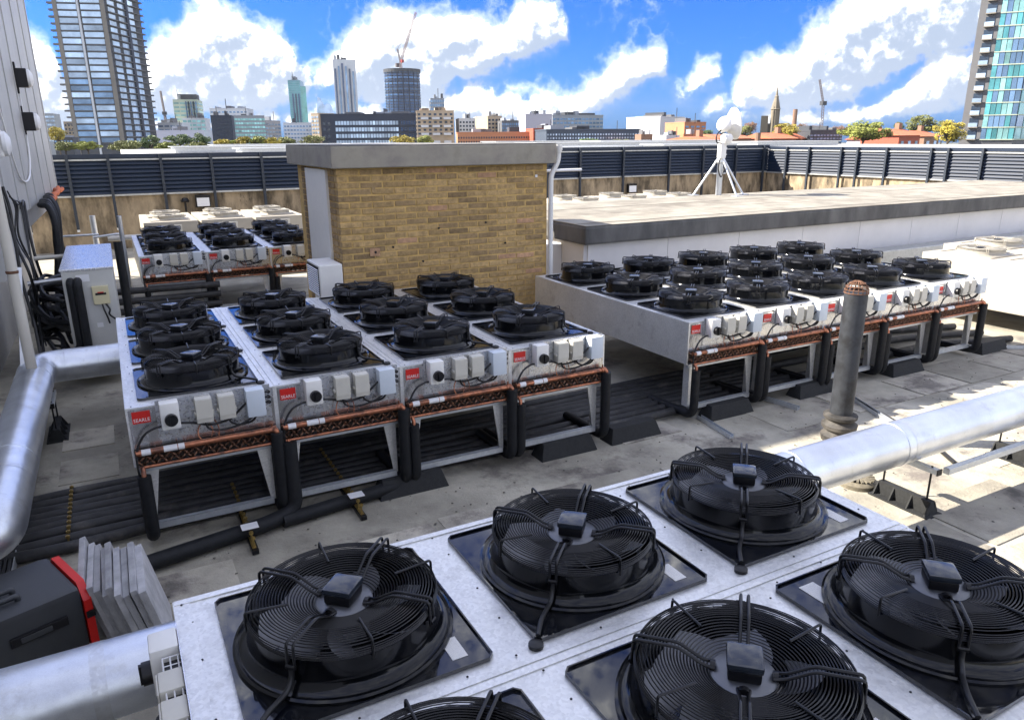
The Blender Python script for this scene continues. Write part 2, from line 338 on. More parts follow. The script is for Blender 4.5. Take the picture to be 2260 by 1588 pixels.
# ================================================================== SETTING
g = MB(); g.box(-2600, 2600, -2600, 2600, -22.4, -22); struct(g.build('ground', M_ground))
deck = MB(); deck.box(-8, 27, -9, 17.6, -.6, 0); deck = struct(deck.build('roof_deck', M_floor))
# sheets of felt and patch repairs lying on the deck
patches = [(-.62,4.15,.38,.46),(-.62,3.45,.40,.48)]
for q in ((.25,.62,.9,.42),(1.2,.60,1.0,.44),(2.25,.62,.9,.46),(.6,1.12,.95,.5),(1.62,1.14,.8,.52),(2.5,1.16,.75,.5),(-.15,1.5,.5,.3)): patches.append(q)
for q in ((3.45,2.05,.6,.55),(3.35,2.75,.75,.6),(3.5,3.45,.6,.5)): patches.append(q)
y = -1.6
while y < 2.0:
    x = 3.35+random.uniform(0,.4)
    while x < 11:
        w = random.uniform(.7,1.25); h = random.choice((.52,.58,.62))
        if random.random() < .62 and not (x < 4.3 and y > 1.0): patches.append((x, y, w-.04, h-.03))
        x += w
    y += .64
for (x, y, w, h) in patches:
    t = random.choice((.004,.006,.008))
    MB().box(x, x+w, y, y+h, .0005, t).build('felt_sheet', M_sheet, deck)
# neighbouring flat roofs beyond the parapet
nr = MB(); nr.box(1.6, 60, 19, 74, -22, 1.72); nr = struct(nr.build('neighbour_roof', M_tar))
for (x, y, w, d, h) in ((4,48,9,3,.32),(14,40,10,2.5,.3),(20,30,5,3,.22),(27,44,12,3,.35),(38,52,14,3,.4),(8,62,16,3,.35),(30,34,6,2,.25),(44,40,9,4,.3),(33,62,18,3,.4),(17,55,7,2,.35),(6,36,5,2,.3)):
    b = MB(); b.box(x, x+w, y, y+d, 1.725, 1.725+h); b.box(x-.15, x+w+.15, y-.15, y+d+.15, 1.725+h, 1.78+h); b.build('roof_upstand', M_galvr, nr)

# ---- parapets and louvred screens
def wall_thing(name, label, boxes, m):
    b = MB()
    for q in boxes: b.box(*q)
    return tag(b.build(name, m), label, 'wall')
wall_thing('parapet_wall', 'stained brown concrete parapet below the shaded louvre screen at the back', [(-4,20.9,17.2,17.5,0,1.22)], M_conc)
wall_thing('parapet_wall', 'sunlit buff concrete parapet below the louvre screen on the right', [(20.9,21.2,3,17.2,0,1.20)], M_conc)
def screen(label, p0, p1, nrm, posts, z0, z1):
    d = Vector((*p1,0))-Vector((*p0,0)); L = d.length; d.normalize(); n = Vector(nrm)
    t = thing('louvre_screen', label, 'screen', (p0[0], p0[1], 0))
    def P(s, o, z): return d*s + n*o + Vector((0,0,z))
    ends = [0]+sorted(posts)+[L]; nb = 8; hz = (z1-z0-.10)/nb
    tmpl = {}
    for i in range(len(ends)-1):
        a, b = ends[i]+.02, ends[i+1]-.02
        if b-a < .2: continue
        key = round(b-a, 3)
        if key not in tmpl:
            mb = MB(); q = [(0,0),(.05,-.01),(.05,.004),(.0,.085),(-.012,.085),(-.012,.0)]       # bladed section, proud at the bottom
            vs = [d*0 + n*o + Vector((0,0,z*hz/.095)) for o, z in q] + [d*(b-a) + n*o + Vector((0,0,z*hz/.095)) for o, z in q]
            k = len(q); mb.add(vs, [tuple(range(k))[::-1], tuple(range(k,2*k))]+[(j,(j+1)%k,k+(j+1)%k,k+j) for j in range(k)])
            tmpl[key] = mb.mesh('slat', M_slat)
        for j in range(nb): link('slat', tmpl[key], t, P(a, .02, z0+.01+j*hz))
    mb = MB()
    vs = [P(s, o, z) for s in (0, L) for o, z in ((-.01,z0),(0.0,z0),(0.0,z1),(-.01,z1))]
    mb.add(vs, [(0,1,2,3),(7,6,5,4),(0,4,5,1),(1,5,6,2),(2,6,7,3),(3,7,4,0)]); mb.build('backing_sheet', M_slat, t)
    for (za, zb, oo, mm, nm) in ((z1-.10,z1-.065,.085,M_galvr,'top_rail'),(z0-.04,z0-.002,.085,M_galvr,'bottom_rail'),(z1-.05,z1+.04,.06,M_slat,'capping')):
        mb = MB(); vs = [P(s, o, z) for s in (0, L) for o, z in ((.012,za),(oo,za),(oo,zb),(.012,zb))]
        mb.add(vs, [(0,1,2,3),(7,6,5,4),(0,4,5,1),(1,5,6,2),(2,6,7,3),(3,7,4,0)]); mb.build(nm, mm, t)
    for s in posts:
        mb = MB(); vs = [P(s+e, o, z) for e in (-.03,.03) for o, z in ((.09,z0-.75),(.15,z0-.75),(.15,z1+.03),(.09,z1+.03))]
        mb.add(vs, [(0,1,2,3),(7,6,5,4),(0,4,5,1),(1,5,6,2),(2,6,7,3),(3,7,4,0)]); po = mb.build('post', M_post, t)
        c = P(s, .12, z0-.80); b = MB(); b.cyl(c, c+Vector((0,0,.10)), .03, 8); b.build('post_shoe', M_white, po)
    return t
bp = [v+2.6 for v in (-1.6,-.687,.121,1.208,2.31,3.478,4.6,5.8,6.9,8.1,9.3,10.5,11.7,12.87,14.5,16.35,17.8,19.28,20.6)]
screen('long shaded dark blue louvre screen on the back parapet', (-2.6,17.2), (20.9,17.2), (0,-1,0), bp, 1.25, 2.10)
screen('sunlit dark blue louvre screen on the right parapet', (20.9,17.15), (20.9,3.0), (-1,0,0), [.9,1.85,3.1,3.7,4.7,6.1,6.6,7.55,8.7,9.9,11.2,12.6], 1.23, 2.05)
for lab, x, z in (('small floodlight with pale lens on the back parapet behind the pale condensers', 2.02, 1.02), ('small floodlight on the back parapet left of the dish mast', 14.9, .86)):
    f = thing('floodlight', lab, 'light', (x, 17.2, z))
    MB().box(-.17,.17,-.12,-.02,-.14,.14).build('housing', M_blackm, f, bevel=.01)
    MB().box(-.14,.14,-.128,-.121,-.12,.08).build('lens', M_white, f)
    MB().box(-.05,.05,-.02,0,-.05,.05).build('bracket', M_blackm, f)
wl = thing('wall_lamp', 'tiny round black lamp beside the back parapet floodlight', 'light', (1.62,17.2,1.06))
MB().lathe([(0,-.05),(.09,-.05),(.10,-.01),(.06,.05),(0,.06)], n=16).build('lamp_body', M_blackm, wl, smooth=40, loc=(0,-.1,0))
MB().box(-.02,.02,-.1,0,-.3,0).build('stalk', M_blackm, wl)

# ---- tall clad building on the left
lb = thing('clad_building', 'tall lilac grey metal clad building at the left edge', 'building', (0,0,0))
LBH = 5.7; SK = lambda y: -.80-.15*(13.8-y)/7.8                       # face of the wall, a touch askew to the deck
MB().prism([(-6,6.0),(SK(6.0)-.06,6.0),(SK(13.78)-.06,13.78),(-6,13.78)], 1.35, LBH).build('wall', M_clad, lb)
MB().box(-6,-1.3,6.0,13.6,0,1.35).build('plinth', M_clad, lb)
MB().box(-6,-1.6,-8,5.3,0,4.8).build('wing', M_clad, lb)  # out of view, added to throw shade over the near condensers
yy = [5.9,6.9,7.9,8.9,9.9,11.2,12.5,13.8]
for i in range(7):
    y0, y1 = yy[i]+.008, yy[i+1]-.008; zb = 1.15 if y1 < 8.4 else 1.60
    mb = MB(); P = lambda y, o: (SK(y)+o, y)
    mb.prism([P(y0,-.058),P(y0,0),P(y1,0),P(y1,-.058)], zb, LBH+.02)
    for r in range(0):
        yc = y0+(y1-y0)*.5; mb.prism([P(yc-.012,-.002),P(yc-.012,.008),P(yc+.012,.008),P(yc+.012,-.002)], zb, LBH)
    mb.prism([P(y1-.05,-.002),P(y1-.05,.014),P(y1,.014),P(y1,-.002)], zb, LBH)
    mb.build('cladding_panel', M_clad, lb)
MB().box(-.92,-.785,13.78,13.84,1.6,LBH+.03).build('corner_flashing', M_galvr, lb)
fo = MB(); q = [(-.80+random.uniform(0,.10), 10.6+3.0*i/14, 1.60+random.uniform(-.03,.04)) for i in range(15)]; fo.tube(q, .035, 7); fo.build('foam_sealant', M_orange, lb, smooth=60)
for lab, y, z in (('upper black wall floodlight with white lens on the cladding', 10.02, 3.24), ('lower black wall floodlight with a looped cable on the cladding', 9.94, 2.68), ('white wall lamp cut by the left edge of the photo', 6.2, 2.40)):
    f = thing('wall_floodlight', lab, 'light', (SK(y)+.01, y, z))
    wh = 'white' in lab[:6]
    MB().box(0,.14,-.09,.09,-.12,.12).build('housing', M_wplas if wh else M_blackm, f, bevel=.012)
    MB().lathe([(.115,0),(.11,.03),(.06,.06),(0,.065)], n=18).build('lens', M_white, f, smooth=40).matrix_local = Matrix.Translation((.14,0,0)) @ Matrix.Rotation(R(90),4,'Y')
    MB().box(-.005,.02,-.03,.03,-.2,.2).build('bracket', M_blackm, f)
wc = lambda pts: [(SK(y)+.022, y, z) for y, z in pts]
c = MB(); c.tube(spline(wc([(10.02,3.1),(10.0,2.95),(9.96,2.8)]),6), .012, 6); c.tube(spline(wc([(9.94,2.55),(9.75,2.2),(9.3,1.98),(8.6,1.95),(8.1,2.1),(7.7,2.6),(7.2,3.4),(6.9,4.6)]),8), .011, 6)
tag(c.build('wall_cable', M_white, smooth=60), 'thin looping cable fixed to the clad wall below the floodlights', 'cable')

# ================================================================== BRICK PLANT ROOM
bk = thing('brick_plant_room', 'yellow stock brick plant room with a thick grey concrete roof slab', 'building', (2.08,5.2,0))
BX, BD = 2.50, 1.75
MB().box(.006,BX-.006,.006,BD,0,2.13).build('wall', M_mortar, bk)
BL, CH = .2455, .0668
bw = [MB().box(0, BL-.017, 0, .1, 0, CH-.015).mesh('brick', M_brick, bevel=.004), MB().box(0, BL/2-.017, 0, .1, 0, CH-.015).mesh('brick', M_brick, bevel=.004)]
bwr = MB().box(0, BL-.017, 0, .1, 0, CH-.015).mesh('brick', M_brickr, bevel=.004)
bwd = MB().box(0, BL-.017, 0, .1, 0, CH-.015).mesh('brick', M_brickd, bevel=.004)
hd = MB().box(0, .1, 0, .23, 0, CH-.015).mesh('brick', M_brickd, bevel=.004); hd2 = MB().box(0, .1, 0, .105, 0, CH-.015).mesh('brick', M_brickd, bevel=.004)  # left side bricks: shade of that face put into a darker colour
nrow = 20; ztop = 2.128; rest = MB(); skip = {(9,5)}
for r in range(31):
    z = ztop-(r+1)*CH+.004
    if z < 0: break
    x = 0 if r % 2 == 0 else -BL/2; cix = 0
    while x < BX-.03:
        x0 = max(x, 0); x1 = min(x+BL, BX); w = x1-x0
        full = w > BL*.85; jy = random.uniform(-.004,.004)
        if r >= nrow: rest.box(x0, x1-.017, 0, .1, z, z+CH-.015)
        elif w > .06:
            me = bw[0] if full else bw[1]
            q = random.random()
            if full and q < .05: me = bwr
            elif full and q < .24: me = bwd
            o = link('brick', me, bk, (x0+random.uniform(-.003,.003), jy, z+random.uniform(-.003,.003)))
            if not full and abs(w-BL/2) > .01: o.scale.x = (w-.017)/(BL/2-.017)
        x += BL; cix += 1
rest = rest.build('brick_courses', M_brick, bk); rest['kind'] = 'stuff'
for r in range(24):                                              # left return, in front of the white door panel
    z = ztop-(r+1)*CH+.004
    link('brick', hd if r % 2 else hd2, bk, (-.004, .105 if r % 2 else .112, z)); 
    if r % 2 == 0: link('brick', hd2, bk, (-.004, .235, z))
rb = MB()
for r in range(31):
    z = ztop-(r+1)*CH+.004
    for yb in (1.30,1.42): rb.box(-.004,.05,yb,yb+.105,z,z+CH-.015)
rb = rb.build('rear_brick_courses', M_brickd, bk); rb['kind'] = 'stuff'  # rear of the left side, same brick darkened for its shade
MB().box(-.022,.03,.37,1.27,.02,2.11).build('side_panel', M_wplas, bk)
MB().box(-.07,BX+.06,-.10,BD+.22,2.135,2.352).build('roof_slab', M_fascia, bk, bevel=.012)
MB().box(-.065,BX+.055,-.095,BD+.215,2.3525,2.362).build('slab_screed', M_cap, bk)
MB().box(.36,.40,-.006,.0,1.88,1.94).build('old_fixing', M_brickd, bk); MB().box(2.33,2.36,-.008,.0,1.98,2.01).build('old_fixing', M_white, bk)
oi = MB(); oi.box(.30,.41,-.008,0,1.22,1.30); oi = oi.build('terracotta_vent', M_brickr, bk); MB().cyl((.36,-.012,1.26),(.36,-.002,1.26),.014,8).build('vent_hole', M_blackm, oi)
for (x, z) in ((1.1,1.47),(1.68,1.50),(.56,1.30),(1.93,1.25),(.9,1.12)): MB().cyl((x,-.010,z),(x,.0,z),.012,8).build('drill_hole', M_blackm, bk)
dp = MB(); dp.tube(fillet([(BX+.13,-.03,2.28),(BX+.13,-.03,2.16),(BX+.03,-.03,2.0),(BX+.03,-.03,.4)], .06), .03, 10); dp.lathe([(.028,.0),(.045,.04),(.045,.10),(.03,.10)], (BX+.13,-.03,2.24), 12)
tag(dp.build('drainpipe', M_wplas, loc=(2.08,5.2,0), smooth=50), 'slim white drainpipe with a swan neck on the brick corner', 'pipe')
bar = MB(); bar.cyl((0,0,0),(.55,.02,.0),.018,8); tag(bar.build('white_pipe', M_white, loc=(4.78,5.6,2.03), smooth=50), 'short white horizontal pipe stub beside the brick roof slab', 'pipe')
# air conditioner on its left side
ac = thing('vent_unit', 'white louvred outdoor unit on the left side of the brick room', 'air conditioner', (1.80,5.10,.84))
MB().box(0,.245,0,.52,0,.34).build('casing', M_wplas, ac, bevel=.012)
for i in range(13):
    z = .03+i*.0215; MB().add([(-.004,.03,z),(-.004,.49,z),(-.012,.49,z-.003),(-.012,.03,z-.003),(-.004,.03,z+.004),(-.004,.49,z+.004)],[(0,1,2,3),(3,2,5,4),(0,4,5,1),(0,3,4),(1,5,2)]).build('louvre', M_wplas, ac)
MB().box(-.003,-.001,.025,.495,.02,.32).build('louvre_back', M_blackm, ac)
wp = MB(); wp.box(.17,.25,.05,.45,-.84,0); wp.build('stand', M_wplas, ac)

# ================================================================== LOW PLANT ROOM ON THE RIGHT
lw = thing('low_plant_room', 'long low plant room with a flat felt roof and dark grey fascia', 'building', (0,0,0))
LX0, LX1, LY0, LY1 = 5.50, 19.4, 5.75, 8.9
MB().box(LX0,LX1,LY0,LY1-.2,0,1.07).build('wall', M_wwall, lw)
x = LX0+.03
while x < LX1-.1:
    w = min(1.36, LX1-x); MB().box(x+.004,x+w-.004,LY0-.022,LY0-.002,.02,1.055).build('wall_panel', M_wwall, lw); x += w
MB().box(LX0-.022,LX0-.002,LY0,LY1-.25,.02,1.055).build('wall_panel', M_wwall, lw)
MB().box(LX0-.10,LX1+.2,LY0-.15,LY1,1.07,1.31).build('fascia', M_fasc2, lw, bevel=.03)
ys = [LY0-.145,LY0+.12,LY0+1.0,LY0+1.95,LY0+2.75,LY1-.005]
for i in range(5):
    x = LX0-.095
    while x < LX1+.1:
        w = min(random.uniform(3.8,5.2), LX1+.19-x); MB().box(x+.004,x+w-.004,ys[i]+.004,ys[i+1]-.004,1.311,1.318+.004*(i%2)).build('roof_sheet', M_roofs, lw); x += w
MB().box(4.62,LX0-.025,6.3,6.42,0,1.0).build('link_wall', M_wwall, lw)
up = MB(); up.box(10.3,20.5,5.25,5.55,0,.62); tag(up.build('upstand_duct', M_galvr, bevel=.02), 'low pale upstand along the foot of the low plant room', 'duct')

# ================================================================== CONDENSERS
UW, UL, ZT = .848, 2.619, .92
def make_fan_meshes(cowl_m, guard_m, blade_m, plate_m):
    F = {}
    # plate, recessed between turned-up lips; chamfered corners
    p = MB(); h = .353; c = .018
    poly = [(-h+c,-h),(h-c,-h),(h,-h+c),(h,h-c),(h-c,h),(-h+c,h),(-h,h-c),(-h,-h+c)]
    p.prism(poly, .0015, .006)
    for i in range(8):
        a, b = Vector((*poly[i],0)), Vector((*poly[(i+1)%8],0)); n = Vector((a.y-b.y, b.x-a.x, 0)).normalized()*.005
        vs = [a, b, b+n, a+n]; p.add([(*v.xy,.006) for v in vs]+[(*v.xy,.015) for v in vs], [(0,3,2,1),(4,5,6,7),(0,1,5,4),(1,2,6,5),(2,3,7,6),(3,0,4,7)])
    F['plate'] = p.mesh('fan_plate', plate_m)
    cw = MB(); cw.lathe([(.340,.006),(.340,.016),(.332,.020),(.322,.014),(.314,.016),(.300,.024),(.291,.036),(.288,.052),(.2865,.110),(.290,.113),(.280,.114),(.276,.06),(.27,.0),(.268,-.14),(.0,-.15)], n=64)
    F['cowl'] = cw.mesh('fan', cowl_m, smooth=35)
    gd = MB(); T = 2*math.pi
    def ring(r, z, w=.0021, n=56): gd.tube([(r*math.cos(T*i/n), r*math.sin(T*i/n), z) for i in range(n)], w, 4, closed=True)
    def gz(r): return .112 + .040*min(1, max(0,(r-.09))/.11)**1.0 - .012*max(0, (r-.25)/.035)**2
    r = .096
    while r < .284: ring(r, gz(r), .0022); r += .0090
    for i in range(5): ring(.289+.003*math.sin(i/4*math.pi), .141-.0062*i)
    F['guard'] = gd.mesh('fan_guard', guard_m, smooth=60)
    def rods(a, pair):
        b = MB(); ca, sa = math.cos(a), math.sin(a)
        def q(r, o, z): return (r*ca-o*sa, r*sa+o*ca, z)
        if pair:
            for o in (-.011,.011): b.tube(fillet([q(.075,o*1.4,.122),(q(.105,o,.125)),q(.175,o,.166),q(.296,o,.166),q(.298,o,.085)], .014, 3), .0048, 6)
            b.cyl(q(.30,-.014,.095), q(.30,.014,.095), .007, 8); b.cyl(q(.074,0,.118), q(.088,0,.118), .016, 8)
        else: b.tube(fillet([q(.17,0,.151),q(.294,0,.163),q(.296,0,.10)], .01, 3), .0042, 6)
        return b
    F['arms'] = [rods(R(45+90*i), True).mesh('guard_arm', guard_m, smooth=60) for i in range(4)]
    F['stubs'] = [rods(R(90*i), False).mesh('guard_stay', guard_m, smooth=60) for i in range(4)]
    mo = MB(); mo.lathe([(.0,.118),(.084,.118),(.090,.113),(.090,.106),(.07,.10),(.068,-.02),(0,-.02)], n=28); F['motor'] = mo.mesh('motor', M_motor, smooth=40)
    bx = MB(); Mz = Matrix.Rotation(R(-43),4,'Z'); bx.box(-.047,.047,-.044,.044,.118,.150,Mz); F['mbox'] = bx.mesh('terminal_box', M_blackm, smooth=40, bevel=.008)
    bx = MB(); bx.box(-.051,.051,-.048,.048,.150,.172,Mz); F['mlid'] = bx.mesh('box_lid', M_lid, smooth=40, bevel=.009)
    ro = MB(); nb = 7
    ro.lathe([(0,.045),(.06,.04),(.072,.03),(.072,-.03),(0,-.03)], n=24)
    for i in range(nb):
        vs = []; k = 6
        for j in range(k+1):
            rr = .070+(.262-.070)*j/k; sw = .55*(j/k)**1.5
            for e, (da, dz) in enumerate(((-.34,.038),(-.1,.012),(.14,-.010),(.36,-.034))):
                a = T*i/nb+sw+da*(1-.18*j/k); vs.append((rr*math.cos(a), rr*math.sin(a), .035+dz))
        ro.add(vs, [(j*4+e, j*4+e+1, j*4+e+5, j*4+e+4) for j in range(k) for e in range(3)])
    F['rotor'] = ro.mesh('rotor', blade_m, smooth=50)
    cb = MB(); cb.tube(spline([(.21,-.21,.10),(.213,-.213,.06),(.23,-.23,.035),(.245,-.25,.03),(.29,-.30,.03),(.345,-.345,.022)],5), .008, 7); cb.lathe([(.024,.0),(.024,.012),(.012,.018),(0,.018)], (.362,-.362,.0), 12)
    F['cable'] = cb.mesh('power_cable', M_cable, smooth=60)
    lb_ = MB(); lb_.box(.205,.305,.235,.285,.0062,.0075); F['tag'] = lb_.mesh('rating_label', M_tag)
    return F
FAN = make_fan_meshes(M_cowl, M_wire, M_blade, M_black)
FANP = make_fan_meshes(M_palef, M_palef, M_blackm, M_pale)
def add_fan(root, F, x, y, rz, full=True, spin=0):
    p = link('fan_plate', F['plate'], root, (x, y, ZT), rz); 
    link('rating_label', F['tag'], p)
    f = link('fan', F['cowl'], root, (x, y, ZT), rz)
    link('rotor', F['rotor'], f, (0,0,0), spin); link('motor', F['motor'], f); link('terminal_box', F['mbox'], f); link('box_lid', F['mlid'], f)
    link('fan_guard', F['guard'], f); 
    for a in F['arms']: link('guard_arm', a, f)
    for a in F['stubs']: link('guard_stay', a, f)
    if full: link('power_cable', F['cable'], f)

# meshes of the casing and of everything fixed to its end
U = {}
b = MB()
b.box(0,.012,0,UL,.55,ZT); b.box(UW-.012,UW,0,UL,.55,ZT); b.box(.012,UW-.012,UL-.012,UL,.55,ZT)      # sides and back
b.box(.012,UW-.012,.012,UL-.012,ZT-.012,ZT-.0005)                                                     # top pan
U['casing'] = b.mesh('casing', M_zinc)
b = MB(); b.box(.0125,UW-.0125,.0005,.012,.665,ZT-.013); U['front'] = b.mesh('front_sheet', M_bright)
b = MB(); b.box(.002,UW-.002,-.004,.05,ZT,ZT+.002); 
for i in range(3): pass
b.box(.003,.030,.0,UL,ZT,ZT+.004); b.box(UW-.030,UW-.003,.0,UL,ZT,ZT+.004); U['edge'] = b.mesh('edge_flange', M_zinc)
b = MB()
for i in range(9):
    yy_ = .1+i*.29
    for x in (.045, UW-.045): b.lathe([(.0042,0),(.0036,.002),(0,.003)], (x+random.uniform(-.012,.012), yy_+random.uniform(-.09,.09), ZT+.0036), 6)
for x in (.15,.4,.65):
    for yy_ in (.05, .93, 1.78, UL-.05): b.lathe([(.0042,0),(.0036,.002),(0,.003)], (x+random.uniform(-.05,.05), yy_+random.uniform(-.01,.01), ZT), 6)
U['rivets'] = b.mesh('rivets', M_blackm)
b = MB(); b.box(.02,UW-.02,.02,UL-.03,.57,.64); U['coil'] = b.mesh('coil_block', mat('fin_pack',(.03,.03,.03),.7))
b = MB(); b.box(.015,UW-.015,.004,.014,.565,.664); U['endplate'] = b.mesh('tube_sheet', mat('tube_sheet',(.05,.035,.028),.6,.3,.3,30))
b = MB(); n = 24
for r_ in range(3):
    for i in range(n):
        x = .035+i*(.78/(n-1)) + (.016 if r_ % 2 else 0); z = .582+r_*.028
        dx, dz = (.013, .014) if (i+r_) % 2 else (.013, -.014)
        b.tube([(x-dx, .01, z-dz), (x-dx, -.022, z-dz), (x-dx*.5, -.034, z-dz*.5), (x+dx*.5, -.034, z+dz*.5), (x+dx, -.022, z+dz), (x+dx, .01, z+dz)], .0062, 5)
U['bends'] = b.mesh('return_bends', M_bend, smooth=60)
b = MB(); b.tube(fillet([(.02,-.05,.655),(.80,-.05,.655),(.822,-.07,.655),(.822,-.07,.62)], .03), .019, 10); b.cyl((.785,-.05,.655),(.825,-.05,.655),.024,10); b.cyl((.80,-.05,.655),(.80,-.05,.70),.006,6); U['header'] = b.mesh('copper_header', M_copper, smooth=50)
b = MB(); b.tube([(.03,-.045,.56),(.79,-.045,.56)], .011, 8); b.tube([(.045,-.045,.56),(.045,-.075,.54),(.045,-.075,.50)], .014, 8); U['liquid'] = b.mesh('liquid_line', M_copper, smooth=50)
b = MB(); b.cyl((.05,-.05,.655),(.10,-.05,.655),.0196,10); b.cyl((.17,-.05,.655),(.245,-.05,.655),.0196,10); b.cyl((.25,-.05,.655),(.285,-.05,.655),.0196,10); U['tags'] = b.mesh('pipe_tags', M_white, smooth=50)
b = MB(); b.box(.02,UW-.02,-.004,.03,.515,.552); U['skirt'] = b.mesh('skirt_rail', M_strut)
def leg(x0, x1, y, flip):
    m_ = MB(); top = (x0, x1); w = .028
    poly = [(x0,.55),(x1,.55),((x0+w) if not flip else x1,.15),(x0 if not flip else x1-w,.15)]
    m_.prism(poly, y, y+.010, axis=1)
    xs = x0 if not flip else x1
    m_.box(min(xs,xs+(.008 if not flip else -.008)), max(xs,xs+(.008 if not flip else -.008)), y+.010, y+.075, .15, .55)
    return m_
U['legs'] = [leg(.045,.135,.01,False).mesh('leg', M_zinc), leg(UW-.150,UW-.06,.01,True).mesh('leg', M_zinc), leg(.045,.135,UL-.09,False).mesh('leg', M_zinc), leg(UW-.150,UW-.06,UL-.09,True).mesh('leg', M_zinc)]
b = MB(); b.box(.06,UW-.075,-.012,.03,.128,.150); b.box(.06,UW-.075,-.012,-.004,.150,.168); b.box(.06,UW-.075,.022,.03,.150,.168); U['rail'] = b.mesh('base_rail', M_strut)
b = MB(); b.tube(fillet([(.822,-.07,.64),(.822,-.07,.10),(.822,.5,.085)], .09), .040, 12); 
for z in (.48,.30): b.cyl((.822,-.07,z),(.822,-.07,z+.006),.0412,12)
U['pipeR'] = b.mesh('suction_pipe', M_foam, smooth=50)
b = MB(); b.tube(fillet([(.045,-.075,.515),(.045,-.075,.10),(.03,.5,.085)], .09), .038, 12)
for z in (.41,.25): b.cyl((.045,-.075,z),(.045,-.075,z+.006),.0392,12)
U['pipeL'] = b.mesh('liquid_pipe', M_foam, smooth=50)
b = MB(); b.box(.16,UW-.03,-.004,-.0005,.70,.945); U['mount'] = b.mesh('mounting_plate', M_galv)
b = MB(); b.box(.03,.128,-.004,-.001,.822,.895); U['label'] = b.mesh('maker_label', M_red)
U['text'] = text_mesh('lettering', 'SEARLE', .030, M_white)
b = MB(); b.box(.178,.282,-.088,-.005,.782,.945); U['iso'] = b.mesh('isolator_switch', M_wplas, smooth=40, bevel=.008)
b = MB(); b.cyl((.233,-.116,.845),(.233,-.088,.845),.036,18); b.box(.226,.240,-.124,-.116,.812,.878); U['knob'] = b.mesh('switch_knob', M_blackm, smooth=40)
def jbox(x): m_ = MB(); m_.box(x,x+.094,-.072,-.005,.782,.935); m_.box(x-.010,x+.004,-.06,-.02,.83,.85); m_.box(x+.090,x+.104,-.06,-.02,.83,.85); return m_
U['jb1'] = jbox(.372).mesh('junction_box', M_bplas, smooth=40, bevel=.005); U['jb2'] = jbox(.502).mesh('junction_box', M_bplas, smooth=40, bevel=.005)
b = MB(); b.box(.372,.466,-.078,-.0725,.81,.93); U['jl1'] = b.mesh('box_cover', M_bplas, bevel=.002)
b = MB(); b.box(.502,.596,-.078,-.0725,.81,.93); U['jl2'] = b.mesh('box_cover', M_bplas, bevel=.002)
b = MB(); b.box(.662,.772,-.092,-.005,.772,.945); U['tb'] = b.mesh('controller_box', M_blplas, smooth=40, bevel=.006)
b = MB()
for z in (.90,.866,.832): b.cyl((.805,-.026,z),(.805,-.002,z),.011,10); b.tube([(.772,-.04,z+.01),(.79,-.045,z+.008),(.805,-.026,z)],.006,6)
U['glands'] = b.mesh('cable_glands', M_blackm, smooth=50)
b = MB()
for pts in ([(.282,-.05,.80),(.33,-.055,.795),(.38,-.04,.775),(.45,-.04,.755),(.56,-.04,.77),(.62,-.045,.82),(.662,-.05,.86)],
            [(.42,-.04,.782),(.43,-.045,.74),(.47,-.04,.715),(.54,-.04,.71),(.62,-.045,.725),(.68,-.05,.755),(.70,-.05,.775)],
            [(.55,-.04,.782),(.57,-.045,.745),(.62,-.045,.725),(.69,-.045,.735),(.72,-.05,.775)],
            [(.178,-.05,.80),(.14,-.05,.795),(.08,-.055,.765),(.035,-.055,.69),(.02,-.06,.60),(.022,-.06,.50)]):
    b.tube(spline(pts,5), .0072, 6)
U['cables'] = b.mesh('control_cables', M_cable, smooth=60)
b = MB()
for pts in ([(.40,-.03,.782),(.375,-.04,.74),(.37,-.05,.70),(.385,-.05,.672)], [(.47,-.03,.782),(.49,-.04,.73),(.485,-.05,.675)], [(.44,-.03,.76),(.455,-.045,.72),(.44,-.05,.68)]): b.tube(spline(pts,5), .0036, 5)
U['capil'] = b.mesh('capillary_tubes', M_copper, smooth=60)
def condenser(label, loc, rz=0, group=None, detail=True, F=FAN):
    t = thing('condenser', label, 'condenser', loc, rz, group)
    link('casing', U['casing'], t); link('front_sheet', U['front'], t); link('edge_flange', U['edge'], t)
    if detail: link('rivets', U['rivets'], t)['kind'] = 'stuff'
    link('coil_block', U['coil'], t); link('tube_sheet', U['endplate'], t); link('return_bends', U['bends'], t)['kind'] = 'stuff'
    link('copper_header', U['header'], t); link('liquid_line', U['liquid'], t); link('pipe_tags', U['tags'], t)
    link('skirt_rail', U['skirt'], t); link('base_rail', U['rail'], t); r2 = link('base_rail', U['rail'], t, (0,UL-.06,0))
    for l in U['legs']: link('leg', l, t)
    link('suction_pipe', U['pipeR'], t); link('liquid_pipe', U['pipeL'], t); link('mounting_plate', U['mount'], t)
    l = link('maker_label', U['label'], t); tx = link('lettering', U['text'], l, (.079,-.0045,.832)); tx.rotation_euler = (R(90),0,0); tx.scale.x = .92
    i = link('isolator_switch', U['iso'], t); link('switch_knob', U['knob'], i)
    j = link('junction_box', U['jb1'], t); link('box_cover', U['jl1'], j); j = link('junction_box', U['jb2'], t); link('box_cover', U['jl2'], j)
    link('controller_box', U['tb'], t); link('cable_glands', U['glands'], t); link('control_cables', U['cables'], t); link('capillary_tubes', U['capil'], t)
    for k in range(3): add_fan(t, F, UW/2, .4726+.85*k, rz*-1 if False else 0, detail, random.uniform(0,6))
    return t
mx, my = -.0904, 2.172
for i, l in enumerate(('leftmost three fan condenser of the middle row, beside the bent silver duct', 'second three fan condenser from the left in the middle row of four', 'third three fan condenser from the left in the middle row of four', 'rightmost three fan condenser of the middle row, beside the sunlit gap')):
    condenser(l, (mx+i*.8478, my, 0), 0, 'condensers of the middle row')
rx, ry = 4.2048, 2.2153
